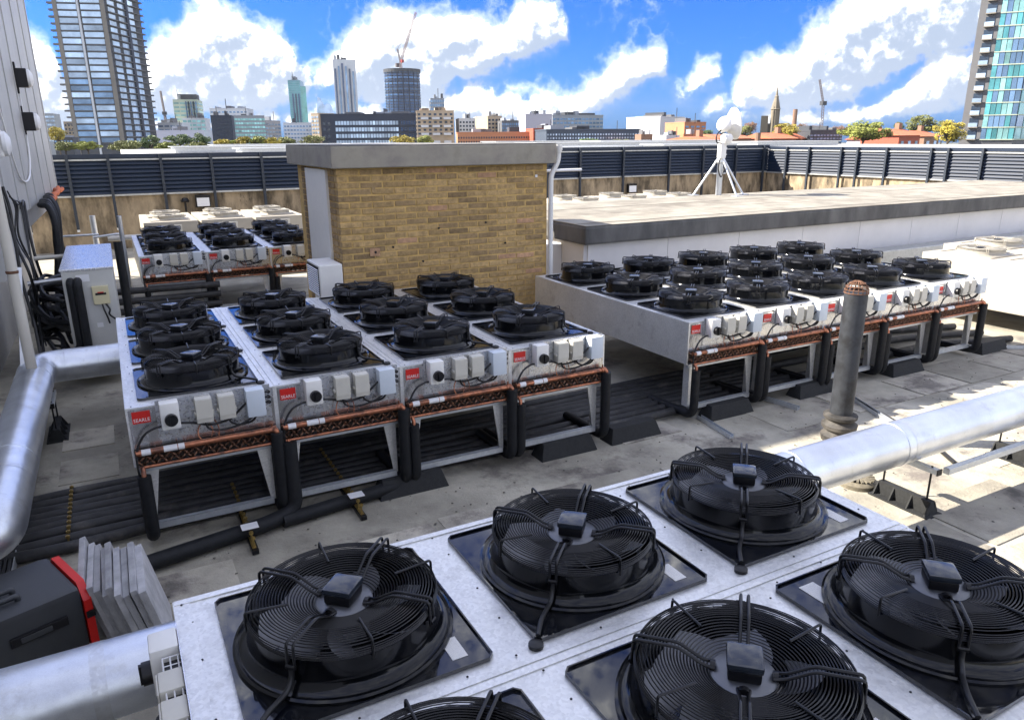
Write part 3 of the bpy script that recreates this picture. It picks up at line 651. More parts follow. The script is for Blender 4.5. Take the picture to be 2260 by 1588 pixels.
for i, l in enumerate(('showing its long bare side panel, first of the right row of five', 'second from the left in the right row of five', 'in the middle of the right row, behind the upright vent pipe', 'fourth from the left in the right row of five', 'last in the right row, beside the cream sunlit casings')):
    condenser('three fan condenser '+l, (rx+i*.8478, ry, -.022), 0, 'condensers of the right row', False)
for i, l in enumerate(('leftmost three fan condenser', 'middle three fan condenser', 'half hidden condenser, last')):
    condenser(f'{l} of the far left row below the back parapet', (.2474+i*.8478, 8.5012, .022), 0, 'condensers of the far left row', False)
n1_ = condenser('big foreground condenser, the one nearer the paving, three fan guards in a row', (0,0,0), R(-90), 'foreground condensers')
n2_ = condenser('big foreground condenser cut off by the bottom edge of the photo', (0,-.8495,0), R(-90), 'foreground condensers')

for u_ in (n1_, n2_):
    b = MB(); b.box(.30,.80,-.052,-.006,.906,.910); b.build('basket_floor', M_blackm, u_)  # dark strip painting the shaded gap between boxes and casing
    b = MB()
    for i in range(13): x = .30+i*.041; b.tube([(x,-.006,.925),(x,-.055,.925),(x,-.055,.905)], .0022, 4)
    for yy_ in (-.012,-.034,-.055): b.tube([(.30,yy_,.927),(.80,yy_,.927)], .0022, 4)
    b.build('cable_basket', M_white, u_)
bl_ = link('data_plate', MB().box(-.31,-.17,-.27,-.20,.0065,.0080).mesh('data_plate', M_tag), n2_, (UW/2, .4726+1.7, ZT))
# pale older units, low cowls, standing in the sun
b = MB(); b.box(0,.96,0,1.9,.30,.92); U['pcase'] = b.mesh('casing', M_pale, bevel=.01)
b = MB(); 
for x in (.04,.86):
    for yy_ in (.04,1.80): b.box(x,x+.06,yy_,yy_+.06,.0,.30)
U['pleg'] = b.mesh('legs', M_pale)
b = MB(); b.box(.30,.66,-.05,-.001,.60,.86); U['pbox'] = b.mesh('control_box', M_bplas, bevel=.006)
def pale_unit(label, loc, rz=0, h=1.0):
    t = thing('pale_condenser', label, 'condenser', loc, rz, 'pale older condensers')
    link('casing', U['pcase'], t); link('control_box', U['pbox'], t)
    for x in (.04,.86):
        for yy_ in (.04,1.80): link('leg', MB().box(x,x+.06,yy_,yy_+.06,0,.30).mesh('leg', M_pale), t)
    for k in range(2):
        p = link('fan_plate', FANP['plate'], t, (.48,.5+.9*k,.92)); f = link('fan', FANP['cowl'], t, (.48,.5+.9*k,.92)); f.scale.z = .6
        link('rotor', FANP['rotor'], f); link('fan_guard', FANP['guard'], f); link('motor', FANP['motor'], f); link('terminal_box', FANP['mbox'], f)
        for a in FANP['arms']: link('guard_arm', a, f)
    return t
for i, l in enumerate(('left', 'middle', 'right')):
    pale_unit(f'{l} one of three pale sunlit condensers behind the far left row', (.52+i*1.02, 13.2, .02))
for i, l in enumerate(('left', 'middle', 'right')):
    pale_unit(f'{l} pale condenser of three seen over the low roof, left of the dish', (9.0+i*1.35, 11.2, .12))
for i, l in enumerate(('nearer the right row, its bright side panel in full sun', 'cut off by the right edge of the photo')):
    pale_unit(f'cream condenser {l}', (9.75+i*1.02, 1.9+.35*i, -.03))

# ================================================================== DUCTS, PIPES, SMALL PLANT
du = thing('round_duct', 'fat silver round duct bending round the left side and running behind the front condensers', 'duct')
path = fillet([(-.02,5.02,.5),(-.76,5.02,.5),(-.76,1.70,.5),(-2.2,1.70,.5)], .20, 10); DR = .143
def duct_piece(name, a, b): m_ = MB(); m_.tube([a, b], DR, 36); return m_.build(name, M_duct, du, smooth=40)
m_ = MB(); m_.tube(path, DR, 36); m_.build('elbow_run', M_duct, du, smooth=40)
xs = [-2.2,-.62,.6,2.4,3.33,4.25,5.9,7.6,9.2]
for i in range(len(xs)-1): duct_piece('duct_length', (xs[i]+.0006,.3,.49), (xs[i+1],.3,.49))
for p, ax in [((x,.3,.49),'X') for x in xs[1:]]+[((-.28,5.02,.5),'X'),((-.54,5.02,.5),'X'),((-.76,4.8,.5),'Y'),((-.76,4.55,.5),'Y'),((-.76,2.7,.5),'Y')]:
    d = Vector((.006,0,0)) if ax == 'X' else Vector((0,.006,0)); q = Vector(p); m_ = MB(); m_.tube([q-d, q+d], DR+.0022, 36); m_.build('joint_band', M_duct, du, smooth=40)
for k_ in range(4):
    x = 3.05+1.27*k_; m_ = MB(); m_.tube([(x,.3,.49),(x+.05,.3,.49)], DR+random.uniform(.0008,.0016), 36, cap=False); m_.build('tape_band', M_foil, du, smooth=40)
for k_ in range(1):
    x = -.30+.33*k_; m_ = MB(); m_.tube([(x,.3,.49),(x+.05,.3,.49)], DR+.0012, 36, cap=False); m_.build('tape_band', M_foil, du, smooth=40)
for k_ in range(2):
    y_ = 2.35+1.1*k_; m_ = MB(); m_.tube([(-.76,y_,.5),(-.76,y_+.05,.5)], DR+.0012, 36, cap=False); m_.build('tape_band', M_foil, du, smooth=40)
def trestle(label, x, y=.3):
    t = thing('duct_trestle', label, 'support', (x, y, 0), 0, 'duct trestles')
    b = MB(); b.prism([(-.075,0),(.075,0),(.070,.015),(.022,.105),(-.022,.105),(-.070,.015)], -.22, .22, axis=1) if False else None
    vs = []
    for yy_ in (-.22,.22): vs += [(-.08,yy_,0),(.08,yy_,0),(.08,yy_,.012),(.024,yy_*.9,.012),(.024,yy_*.86,.105),(-.024,yy_*.86,.105),(-.024,yy_*.9,.012),(-.08,yy_,.012)]
    b.add(vs, [tuple(range(8))[::-1], tuple(range(8,16))]+[(i,(i+1)%8,8+(i+1)%8,8+i) for i in range(8)]); 
    for yy_ in (-.19,-.06,.07,.19):
        for s in (-1,1): b.add([(s*.024,yy_-.005,.10),(s*.024,yy_+.005,.10),(s*.07,yy_+.005,.012),(s*.07,yy_-.005,.012),(s*.024,yy_-.005,.012),(s*.024,yy_+.005,.012)],[(0,1,2,3),(0,3,4),(1,5,2),(0,4,5,1)])
    b.build('rubber_foot', M_rub, t)
    for yy_ in (-.15,.17): MB().cyl((0,yy_,.10),(0,yy_,.345),.007,8).build('threaded_rod', M_blackm, t)
    MB().box(-.021,.021,-.20,.22,.300,.336).build('cross_channel', M_strut, t, bevel=.002)
    MB().box(-.024,.024,-.205,-.198,.298,.339).build('end_cap', M_blackm, t)
trestle('rubber footed trestle under the right hand duct, nearest the drain cover', 4.50)
trestle('rubber footed trestle under the right hand duct at the right edge of the photo', 5.90)
trestle('rubber footed trestle beneath the bent duct on the left', -.66, 4.62)
ch = MB(); ch.box(4.56,5.86,.07,.112,.298,.338); ch.box(4.56,5.86,.078,.104,.3385,.342); tag(ch.build('strut_channel', M_strut), 'long galvanised strut channel joining the two right hand trestles', 'channel')
ch = MB(); ch.box(5.55,6.9,-.12,.04,.300,.312); ch.box(5.55,6.9,-.125,-.118,.30,.35); ch.box(5.55,6.9,.038,.045,.30,.35); tag(ch.build('cable_tray', M_galvr), 'pale cable tray beside the right hand duct at the photo edge', 'tray')

# vent pipe with wire balloon
vp = thing('vent_pipe', 'weathered grey upright vent pipe with a rusty wire cage on top', 'pipe', (5.06,1.285,0))
MB().cyl((0,0,.18),(0,0,1.24),.088,28).build('stack', M_iron, vp, smooth=50)
MB().lathe([(.13,0),(.135,.02),(.14,.05),(.112,.075),(.108,.09),(.137,.112),(.140,.142),(.112,.165),(.106,.18),(.132,.20),(.133,.222),(.106,.236),(.089,.238)], n=28).build('weather_collar', M_coll, vp, smooth=40)
cg = MB()
for i in range(8):
    a = math.pi*i/8; cg.tube([(.09*math.cos(a)*math.cos(t), .09*math.sin(a)*math.cos(t), 1.235+.10*math.sin(t)) for t in [math.pi*j/10 for j in range(11)]], .0036, 5)
for z, r in ((1.24,.091),(1.265,.090),(1.29,.082),(1.315,.058)): cg.tube([(r*math.cos(2*math.pi*j/20), r*math.sin(2*math.pi*j/20), z) for j in range(20)], .0036, 5, closed=True)
cg.build('wire_balloon', M_rust, vp, smooth=60)
dr = thing('roof_drain', 'round slotted roof drain cover under the right hand duct', 'drain', (4.49,.66,0))
MB().lathe([(.135,0),(.135,.03),(.115,.05),(.11,.052)], n=32).build('drain_rim', M_drain, dr, smooth=40)
for i in range(20):
    a = 2*math.pi*i/20; b = MB(); Mr = Matrix.Rotation(a,4,'Z'); b.box(.04,.112,-.008,.008,.050,.064,Mr); b.build('drain_bar', M_drain, dr)
MB().lathe([(0,.072),(.03,.07),(.045,.062),(.045,.05),(0,.05)], n=16).build('drain_hub', M_drain, dr, smooth=40); MB().lathe([(.11,.02),(0,.018)], n=20).build('drain_void', M_blackm, dr)

# rubber feet under the rails
def foot(label, x, y, z1=.126, ln=.52):
    b = MB(); vs = []
    for xx in (0, ln): 
        k = .04 if xx == 0 else -.04
        vs += [(xx,-.10,0),(xx,.08,0),(xx+k,.045,z1),(xx+k,-.055,z1)]
    b.add(vs, [(0,1,2,3),(7,6,5,4),(0,4,5,1),(1,5,6,2),(2,6,7,3),(3,7,4,0)])
    tag(b.build('rubber_foot', M_rub, loc=(x, y, 0), bevel=.004), label, 'foot', 'rubber feet under the condensers')
for lab, x, y in (('black rubber foot under the third and second middle condensers', 1.37, 2.17), ('black rubber foot under the rightmost middle condenser', 2.68, 2.18), ('black rubber foot standing alone right of the middle row', 3.34, 2.18),
                  ('black rubber foot under the first right row condenser', 4.42, 2.19), ('black rubber foot left of the vent pipe under the right row', 5.55, 2.20), ('black rubber foot right of the vent pipe under the right row', 6.93, 2.20), ('black rubber foot at the far end of the right row', 8.56, 2.24), ('black rubber foot under the left end of the middle row', .28, 4.5)):
    foot(lab, x, y)

# runs of black insulated pipe lying under the middle row
for i in range(9):
    yy_ = 2.36+i*.098; pts = [(-.92+random.uniform(0,.06), yy_+random.uniform(-.02,.02), .045)]
    for x in (-.5,0,.8,1.6,2.4,3.2,4.0,4.8,6.0): pts.append((x, yy_+.02*math.sin(x*1.3+i)+random.uniform(-.012,.012)+.045*max(0,x-3)*.3, .045+random.uniform(0,.012)))
    o = MB(); o.tube(spline(pts,4), .036, 12); 
    tag(o.build('insulated_pipe', M_foamd, smooth=50), ('frontmost' if i == 0 else 'rearmost' if i == 8 else ['second','third','fourth','fifth','sixth','seventh','eighth'][i-1])+' of the black foam pipes lying across the floor under the middle row', 'pipe', 'black pipes under the middle row')
for i in range(5):
    y0 = 2.5+i*.35; o = MB(); o.tube(spline([(4.9+.3*i, y0+.1, .05),(6.5,y0+.05*i,.06),(8.2,y0+.1,.05),(9.4,y0-.2,.05)],5), .042, 8)
    tag(o.build('insulated_pipe', M_foamd, smooth=50), ['first','second','third','fourth','fifth'][i]+' from the front of the dark pipes on the floor under the right row', 'pipe', 'black pipes under the right row')
fp = MB(); fp.tube(fillet([(-.32,1.84,.062),(.62,2.03,.062),(.80,2.09,.085),(.80,2.11,.56)], .16, 7), .050, 14)
tag(fp.build('insulated_pipe', M_foam, smooth=50), 'thick black foam pipe crossing the floor in front of the leftmost middle condenser', 'pipe')
fp = MB(); fp.tube(fillet([(.70,2.03,.055),(1.50,2.14,.06),(1.61,2.15,.09),(1.61,2.13,.5)], .12, 7), .047, 14)
tag(fp.build('insulated_pipe', M_foam, smooth=50), 'thick black foam pipe on the floor in front of the second middle condenser', 'pipe')
def clamp(label, x, y0, y1, tagm=True):
    t = thing('pipe_bearer', label, 'bearer', (x, y0, 0), 0, 'pipe bearers')
    MB().box(-.020,.020,0,y1-y0,.006,.032).build('channel', M_blackm, t)
    MB().box(-.013,.013,.03,y1-y0,.0322,.036).build('slotted_face', M_tape, t)
    n_ = int((y1-y0)/.07)
    for i in range(n_):
        yy_ = .05+i*.07; b = MB(); b.cyl((0,yy_,.03),(0,yy_,.105),.006,6); b.cyl((0,yy_,.085),(0,yy_,.10),.014,6); b.build('clamp_bolt', M_tape, t)
    if tagm: MB().box(-.05,.05,.12,.20,.118,.121).build('marker_tag', M_white, t)
clamp('pipe bearer with a white tag in front of the leftmost middle condenser', .485, 1.78, 2.75)
clamp('pipe bearer with a white tag in front of the second middle condenser', 1.19, 1.87, 3.0)
clamp('pipe bearer with brass bolts across the black pipes at far left', -.513, 2.35, 3.2, False)
tr = MB(); tr.box(-.90,-.86,1.9,5.6,.01,.07); tr.box(-.90,-.79,1.9,5.6,.01,.02); tr.box(-.79,-.785,1.9,5.6,.01,.07); tag(tr.build('cable_tray', M_strut), 'narrow floor tray alongside the left duct', 'tray')
o = MB()
for i in range(4): o.tube(spline([(-.88+.025*i,1.9,.05),(-.87+.02*i,3.2,.06+.01*random.random()),(-.88+.025*i,4.4,.05),(-.87+.02*i,5.6,.06)],5), .014, 6)
tag(o.build('cable_bundle', M_cable, smooth=60), 'bundle of black cables in the narrow tray beside the left duct', 'cable')
# cable and channel on the floor right of the vent pipe
o = MB(); o.tube(spline([(6.1,2.3,.03),(5.95,1.8,.02),(5.8,1.3,.02),(5.65,.9,.02),(5.4,.5,.02)],6), .016, 8); tag(o.build('floor_cable', M_cable, smooth=60), 'black cable on the sunlit floor right of the vent pipe', 'cable')
for lab, x0, y0, x1, y1 in (('length of strut channel on the floor beside the black floor cable', 6.02,1.95,5.62,1.0), ('strut channel stub sticking out under the first right row condenser', 4.38,2.2,4.30,1.72), ('strut channel stub left of the vent pipe', 5.25,2.3,5.32,1.92), ('strut channel lying near the foot at the far right', 8.4,2.6,9.7,1.75)):
    d = Vector((x1-x0,y1-y0,0)); a = math.atan2(d.y,d.x); b = MB(); b.box(0,d.length,-.021,.021,.004,.02); b.box(0,d.length,-.021,-.017,.02,.04); b.box(0,d.length,.017,.021,.02,.04)
    o = tag(b.build('strut_channel', M_strut, loc=(x0,y0,0)), lab, 'channel'); o.rotation_euler.z = a

# tool case and stacked paving
tcse = thing('tool_case', 'charcoal plastic tool case with a bright red rim behind the near duct', 'tool case', (-.36,1.25,.0), R(21))
H_ = .37
pr = [(-.62,0),(-.02,0),(-.02,H_-.08),(-.055,H_-.015),(-.10,H_),(-.62,H_)]
b = MB(); b.box(-.62,-.022,0,.45,0,H_); b.build('case_body', M_case, tcse, smooth=40, bevel=.035)
b = MB(); ring = [(0,.0),(0,H_-.075),(.06,H_+.004),(.39,H_+.004),(.45,H_-.075),(.45,0)]
inn = [(.03,.0),(.03,H_-.09),(.075,H_-.03),(.375,H_-.03),(.42,H_-.09),(.42,0)]
vs = [(x, y_, z) for x in (-.022,.014) for (y_, z) in ring+inn]; k = 6; n2 = 12
fs = []
for i in range(5): fs += [(i,i+1,k+i+1,k+i),(n2+i+1,n2+i,n2+k+i,n2+k+i+1),(i+1,i,n2+i,n2+i+1),(k+i,k+i+1,n2+k+i+1,n2+k+i)]
b.add(vs, fs); b.build('rim', M_rim, tcse)
MB().box(.006,.012,.03,.42,.0,H_-.08).build('lid_panel', M_case, tcse)
b = MB(); b.box(-.34,-.10,-.012,.004,.215,.262); b.build('latch_recess', M_blackm, tcse, bevel=.004); MB().box(-.30,-.17,-.018,-.0125,.225,.252).build('latch', M_case, tcse, bevel=.003)
MB().box(-.02,.018,-.006,.02,.20,.235).build('rim_clip', M_blackm, tcse)
b = MB(); b.tube(fillet([(-.55,.12,H_-.01),(-.55,.12,H_+.022),(-.25,.12,H_+.022),(-.25,.12,H_-.01)], .02), .014, 8); b.tube(fillet([(-.55,.20,H_-.01),(-.55,.20,H_+.022),(-.25,.20,H_+.022),(-.25,.20,H_-.01)], .02), .014, 8); b.build('handle', M_case, tcse, smooth=50)
ords = ['rightmost, its broad face showing','second from the right','third from the right','fourth from the right','fifth from the right','sixth from the right','seventh from the right','eighth from the right','ninth from the right','tenth from the right','leftmost']
for i in range(9):
    w = .030 if i else .034; zs = .5+random.uniform(-.02,.02)
    b = MB(); b.box(-w,0,0,.48,0,zs-.07-.011*i); o = tag(b.build('paving_slab', M_slab, bevel=.003), 'grey concrete paving slab on edge, '+(ords[i] if i < 8 else 'leftmost')+' of the leaning stack', 'paving slab', 'leaning paving slabs')
    o.location = (-.015-i*.0345, (1.0+.01*i if i < 4 else 1.05+.055*(i-3))+random.uniform(-.02,.02), .012); o.rotation_euler = (R(random.uniform(-1,1)), R(-13+random.uniform(-.7,.7)), R(random.uniform(-1,1)))

# grey cabinet with pipework at the left
cb = thing('grey_cabinet', 'tall grey metal plant cabinet with a cream switch box on its end', 'cabinet', (-.51,5.9,0))
MB().box(0,.45,0,1.95,.12,1.20).build('cabinet_body', M_cabi, cb, bevel=.006)
MB().box(-.012,.462,-.012,1.96,1.201,1.222).build('cabinet_lid', M_galv, cb, bevel=.004)
b = MB(); b.box(.24,.385,-.055,-.001,.86,1.04); e = b.build('switch_box', M_yel, cb, bevel=.006); MB().box(.265,.36,-.060,-.056,.955,.975).build('switch_label', M_blackm, e); MB().box(.285,.34,-.0605,-.0605+.003,.976,.985).build('switch_label', M_red, e)
MB().box(.12,.235,-.004,-.001,1.09,1.16).build('data_plate', M_white, cb); MB().box(.235,.29,-.004,-.001,.62,.665).build('data_plate', M_white, cb)
b = MB()
for pts in ([(.31,-.03,.86),(.32,-.05,.80),(.34,-.05,.72),(.35,-.05,.66)],[(.34,-.03,.86),(.37,-.05,.80),(.36,-.05,.75),(.42,-.03,.68),(.47,0,.62)]): b.tube(spline(pts,5),.009,6)
b.build('switch_cables', M_cable, cb, smooth=60)
for i, (x, yo) in enumerate(((.07,-.07),(.13,-.11))):
    b = MB(); b.tube(fillet([(x,.0,1.10),(x,yo,1.10),(x,yo,.42-.10*i),(-.42,yo-.12,.36-.10*i)], .09), .040, 12); tag(b.build('insulated_pipe', M_foam, loc=(-.51,5.9,0), smooth=50), ('inner' if i == 0 else 'outer')+' black foam pipe bending down the end of the grey cabinet', 'pipe')
# tangle of pipes below the clad wall
def pipe(name, label, pts, r, m, fil=.08, cat='pipe', n=8):
    b = MB(); b.tube(fillet(pts, fil) if fil else pts, r, n); return tag(b.build(name, m, smooth=50), label, cat)
pipe('soil_pipe', 'upright ivory plastic pipe at the left edge', [(-.75,4.52,.62),(-.75,4.52,2.6)], .040, M_ivory, 0, n=14)
b = MB(); b.lathe([(.042,0),(.045,.003),(.045,.02),(.042,.023)], (-.75,4.52,1.42), 14); tag(b.build('pipe_clip', M_rust, smooth=50), 'brown clip band round the upright ivory pipe', 'clip')
for i in range(9):
    x = -.79-.012*i+random.uniform(-.03,.03); y0 = 8.9+i*.28
    b = MB(); b.tube(spline([(-.80,y0+.3,1.62),(x+.10,y0+.15,1.60),(x+.15,y0,1.40),(x+.12,y0-.05,1.0),(x+.10+random.uniform(-.05,.05),y0-.1,.55),(x+.06,y0-.15,.1)],5), random.choice((.03,.04,.05)), 8)
    tag(b.build('dropping_pipe', M_foam, smooth=50), ['first','second','third','fourth','fifth','sixth','seventh','eighth','ninth'][i]+' from the front of the black pipes dropping below the clad wall', 'pipe', 'pipes dropping below the clad wall')
for i in range(14):
    z0 = .20+.05*i; q = lambda a: random.uniform(-a, a)
    pts = [(-.55+q(.05), 6.2+q(.3), z0+q(.05)), (-.68+q(.06), 6.5+q(.3), z0+.05+q(.08)), (-.82+q(.06), 6.9+q(.3), z0+.03+q(.1)), (-.86+q(.04), 7.2+q(.3), z0+.12+q(.1)), (-.72+q(.08), 7.6+q(.2), z0+.08+q(.08)), (-.56+q(.05), 7.9+q(.2), z0+q(.05))]
    b = MB(); b.tube(spline(pts,6), random.choice((.016,.022,.028)), 7)
    tag(b.build('curled_pipe', random.choice((M_foam, M_foamd, M_cable)), smooth=50), 'one of the curled black pipes heaped between the grey cabinet and the wall', 'pipe', 'curled pipes beside the cabinet')
for lab, pts, r, mm in (('grey horizontal pipe behind the curled pipes, upper of two', [(-.85,7.6,1.13),(-.35,7.6,1.14)], .025, M_ivory), ('grey horizontal pipe behind the curled pipes, lower of two', [(-.85,6.5,1.02),(-.50,6.5,1.04)], .022, M_mast),
    ('thin white rail by the back parapet at left', [(-.75,10.5,1.06),(-.2,10.5,1.06)], .016, M_mast), ('galvanised handrail left of the far left row', [(-.30,11.4,.92),(.10,11.4,.96),(.10,11.4,.45)], .018, M_mast),
    ('cream horizontal pipe before the back parapet', [(-.1,12.2,.80),(1.1,12.2,.80)], .045, M_ivory), ('upright grey post with a white cap left of the far left row', [(-.30,13.2,.2),(-.30,13.2,1.12)], .05, M_mast), ('upright grey post behind the grey cabinet', [(.10,9.3,.0),(.10,9.3,1.42)], .03, M_mast),
    ('upright dark insulated pipe right of the grey cabinet', [(.03,7.6,0),(.03,7.75,1.25)], .05, M_foam)):
    pipe('metal_pipe', lab, pts, r, mm, .05)
for i in range(4):
    z = .12+.13*i; pipe('insulated_pipe', ['lowest','second lowest','third lowest','topmost'][i]+' dark pipe crossing behind the grey cabinet to the far left row', [(-.9,8.35+.05*i,z),(1.2,8.38,z)], .045, M_foamd, 0)
lad = MB(); lad.box(-.012,.012,-.006,.006,0,1.15); o = tag(lad.build('angle_brace', M_mast), 'slanting slotted steel brace at the far left', 'brace'); o.location = (-.84,4.6,.45); o.rotation_euler = (R(-38),R(4),0); o.scale.x = 1.6

for i in range(7):
    y0 = 6.3+.25*i; q = lambda a: random.uniform(-a, a)
    pts = [(SK(y0)+.03, y0+q(.1), 2.05-.06*i), (SK(y0)+.06+q(.02), y0+.12+q(.1), 1.75), (SK(y0)+.05+q(.03), y0+.05+q(.12), 1.45), (SK(y0)+.10+q(.04), y0+q(.15), 1.1), (SK(y0)+.12, y0-.1+q(.2), .7), (SK(y0)+.14, y0-.2+q(.2), .35)]
    b = MB(); b.tube(spline(pts,6), random.choice((.008,.011,.016)), 6)
    tag(b.build('hanging_cable', M_cable, smooth=60), 'one of the black cables hanging in a loose bunch on the clad wall', 'cable', 'cables hanging on the clad wall')
# dish mast on the low roof
dm = thing('dish_mast', 'white tripod mast carrying two round dishes on the low roof', 'antenna', (10.62,8.72,1.32))
MB().cyl((0,0,0),(0,0,.72),.058,18).build('lower_tube', M_mast, dm, smooth=50); MB().cyl((0,0,.72),(0,0,1.42),.034,16).build('upper_tube', M_mast, dm, smooth=50)
MB().lathe([(.06,.60),(.085,.62),(.085,.68),(.04,.74)], n=18).build('collar', M_mast, dm, smooth=40)
for a in (-25, 155, 270):
    e = Vector((math.cos(R(a)), math.sin(R(a)), 0)); MB().cyl(e*.07+Vector((0,0,.66)), e*.50, .020, 10).build('tripod_leg', M_mast, dm, smooth=50); MB().box(-.08,.08,-.08,.08,0,.012).build('foot_plate', M_mast, dm, loc=tuple(e*.50))
def dish(lab_mat, r, dep): return MB().lathe([(r*.16,-dep-.09),(r*.3,-dep-.07),(r*.55,-dep*.72),(r*.85,-dep*.25),(r,0),(r,.02),(r*.97,.028),(r*.6,.06),(0,.075)], n=36).mesh('dish', M_dish, smooth=40)
d = link('dish', dish(0,.30,.16), dm); d.matrix_local = Matrix.Translation((.26,-.02,1.34)) @ Matrix.Rotation(R(-20),4,'Z') @ Matrix.Rotation(R(82),4,'Y')
MB().tube([(0,0,1.3),(.14,0,1.34)], .03, 8).build('dish_arm', M_mast, dm)
d2 = link('small_dish', MB().lathe([(0,-.10),(.09,-.09),(.14,-.05),(.15,0),(.12,.05),(0,.07)], n=28).mesh('small_dish', M_dish, smooth=50), dm); d2.matrix_local = Matrix.Translation((-.10,-.12,1.33)) @ Matrix.Rotation(R(200),4,'Z') @ Matrix.Rotation(R(75),4,'Y')
d3 = link('radio_unit', MB().lathe([(0,-.10),(.08,-.10),(.115,-.03),(.115,.03),(.08,.08),(0,.09)], n=24).mesh('radio_unit', M_dish, smooth=50), dm, (-.02,-.14,1.07))
MB().box(-.16,-.02,-.16,-.05,.70,1.0).build('radio_box', M_dish, dm, bevel=.02)
b = MB(); b.tube(spline([(-.18,-.14,1.22),(-.30,-.16,1.12),(-.28,-.16,1.0),(-.15,-.14,.98),(.05,-.1,.98)],6), .014, 7); b.tube(spline([(-.12,-.1,.70),(-.14,-.1,.5),(-.05,-.09,.35),(.02,-.09,.5)],6), .012, 6); b.build('mast_cables', M_cable, dm, smooth=60)
MB().box(-.14,.14,-.02,.02,.40,.415).build('cross_bar', M_mast, dm)
for z in (1.02,1.14,1.26,1.38): MB().lathe([(.036,0),(.052,.0),(.052,.03),(.036,.03)], (0,0,z), 12).build('pipe_clamp', M_blackm, dm)
MB().box(.02,.12,-.03,.03,1.29,1.39).build('dish_bracket', M_blackm, dm); MB().box(-.10,-.02,-.10,-.02,1.28,1.36).build('dish_bracket', M_blackm, dm); MB().box(.03,.10,-.05,.01,.86,.90).build('step_bolt', M_mast, dm); MB().box(.03,.10,-.05,.01,.76,.78).build('step_bolt', M_mast, dm)

# ================================================================== CITY BEYOND
GZ = -22
def flat(u, d):                                                  # plan position of a bearing at depth d
    p = at(u, 306, d); return Vector((p.x, p.y, 0))
def top(u, v, d): return at(u, v, d).z
def bmat(name, col, **k): return mat(name, col, k.pop('rough',.7), k.pop('metal',0), k.pop('var',.1), k.pop('vs',.08), **k)
G_blue = mat('blue_glass', (.16,.27,.42), .12, .3, .35, .12, objvar=.3)
G_pale = mat('pale_blue_glass', (.40,.52,.66), .15, .3, .35, .10, objvar=.35)
G_teal = mat('teal_glass', (.10,.34,.36), .12, .3, .35, .15, objvar=.35)
G_tealp = mat('pale_teal_glass', (.30,.58,.56), .15, .2, .35, .2, objvar=.3)
G_drum = mat('drum_glass', (.05,.11,.22), .12, .2, .4, .2, objvar=.4)
G_dark = mat('dark_glass', (.02,.035,.06), .12, 0, .3, .2, objvar=.3)
G_navy = mat('navy_glass', (.02,.05,.12), .12, .2, .3, .2, objvar=.4)
C_frame = bmat('dark_frame', (.045,.05,.06)); C_white = bmat('pale_stone', (.58,.60,.62)); C_grey = bmat('mid_grey_stone', (.28,.30,.33)); C_navy = bmat('navy_cladding', (.016,.026,.05))
C_beige = bmat('beige_brick', (.42,.33,.23)); C_orange = bmat('orange_brick', (.50,.21,.10)); C_red = bmat('red_brick', (.36,.09,.05)); C_tile = bmat('clay_tile', (.50,.15,.07), vs=.6); C_brown = bmat('brown_brick', (.24,.14,.09)); C_lime = bmat('pale_lime_panel', (.52,.58,.44)); C_tow = bmat('tower_stone', (.20,.18,.15)); C_dgrey = bmat('tower_grey', (.12,.12,.125))
C_spire = bmat('spire_stone', (.20,.17,.12))
def quad_prism(name, pl, z0, z1, m, parent):
    b = MB(); b.prism([(p.x, p.y) for p in pl], z0, z1); return b.build(name, m, parent)
def facade(parent, p0, p1, z0, z1, nf, nc, m, wf=.72, hf=.62, out=.12, name='window', each=True, skip=None, z_off=.2):
    d = p1-p0; L = d.length; d = d/L; n = Vector((d.y, -d.x, 0))
    if n.dot(CAM-p0) < 0: n = -n
    fh = (z1-z0)/nf; cw = L/nc; allb = MB(); me = None
    w = cw*wf; h = fh*hf
    def shape(mb, o):
        vs = [o+d*a+n*c+Vector((0,0,b)) for c in (-out, out) for a, b in ((0,0),(w,0),(w,h),(0,h))]
        mb.add(vs, [(0,3,2,1),(4,5,6,7),(0,1,5,4),(1,2,6,5),(2,3,7,6),(3,0,4,7)])
    if each: mb = MB(); shape(mb, Vector((0,0,0))); me = mb.mesh(name, m)
    for f in range(nf):
        for c in range(nc):
            if skip and skip(f, c): continue
            o = p0 + d*(cw*c+cw*(1-wf)/2) + Vector((0,0,z0+fh*f+fh*z_off))
            if each: link(name, me, parent, tuple(o))
            else: shape(allb, o)
    if not each: o = allb.build(name+'s', m, parent); o['kind'] = 'stuff'
def roof_plant(t, pl, zt, boxes, m=C_grey):
    a, b, c, d_ = pl
    for (f0, f1, h) in boxes:
        p = [a.lerp(b,f0).lerp(d_.lerp(c,f0),.15), a.lerp(b,f1).lerp(d_.lerp(c,f1),.15), a.lerp(b,f1).lerp(d_.lerp(c,f1),.7), a.lerp(b,f0).lerp(d_.lerp(c,f0),.7)]
        quad_prism('roof_plant', p, zt, zt+h, m, t)

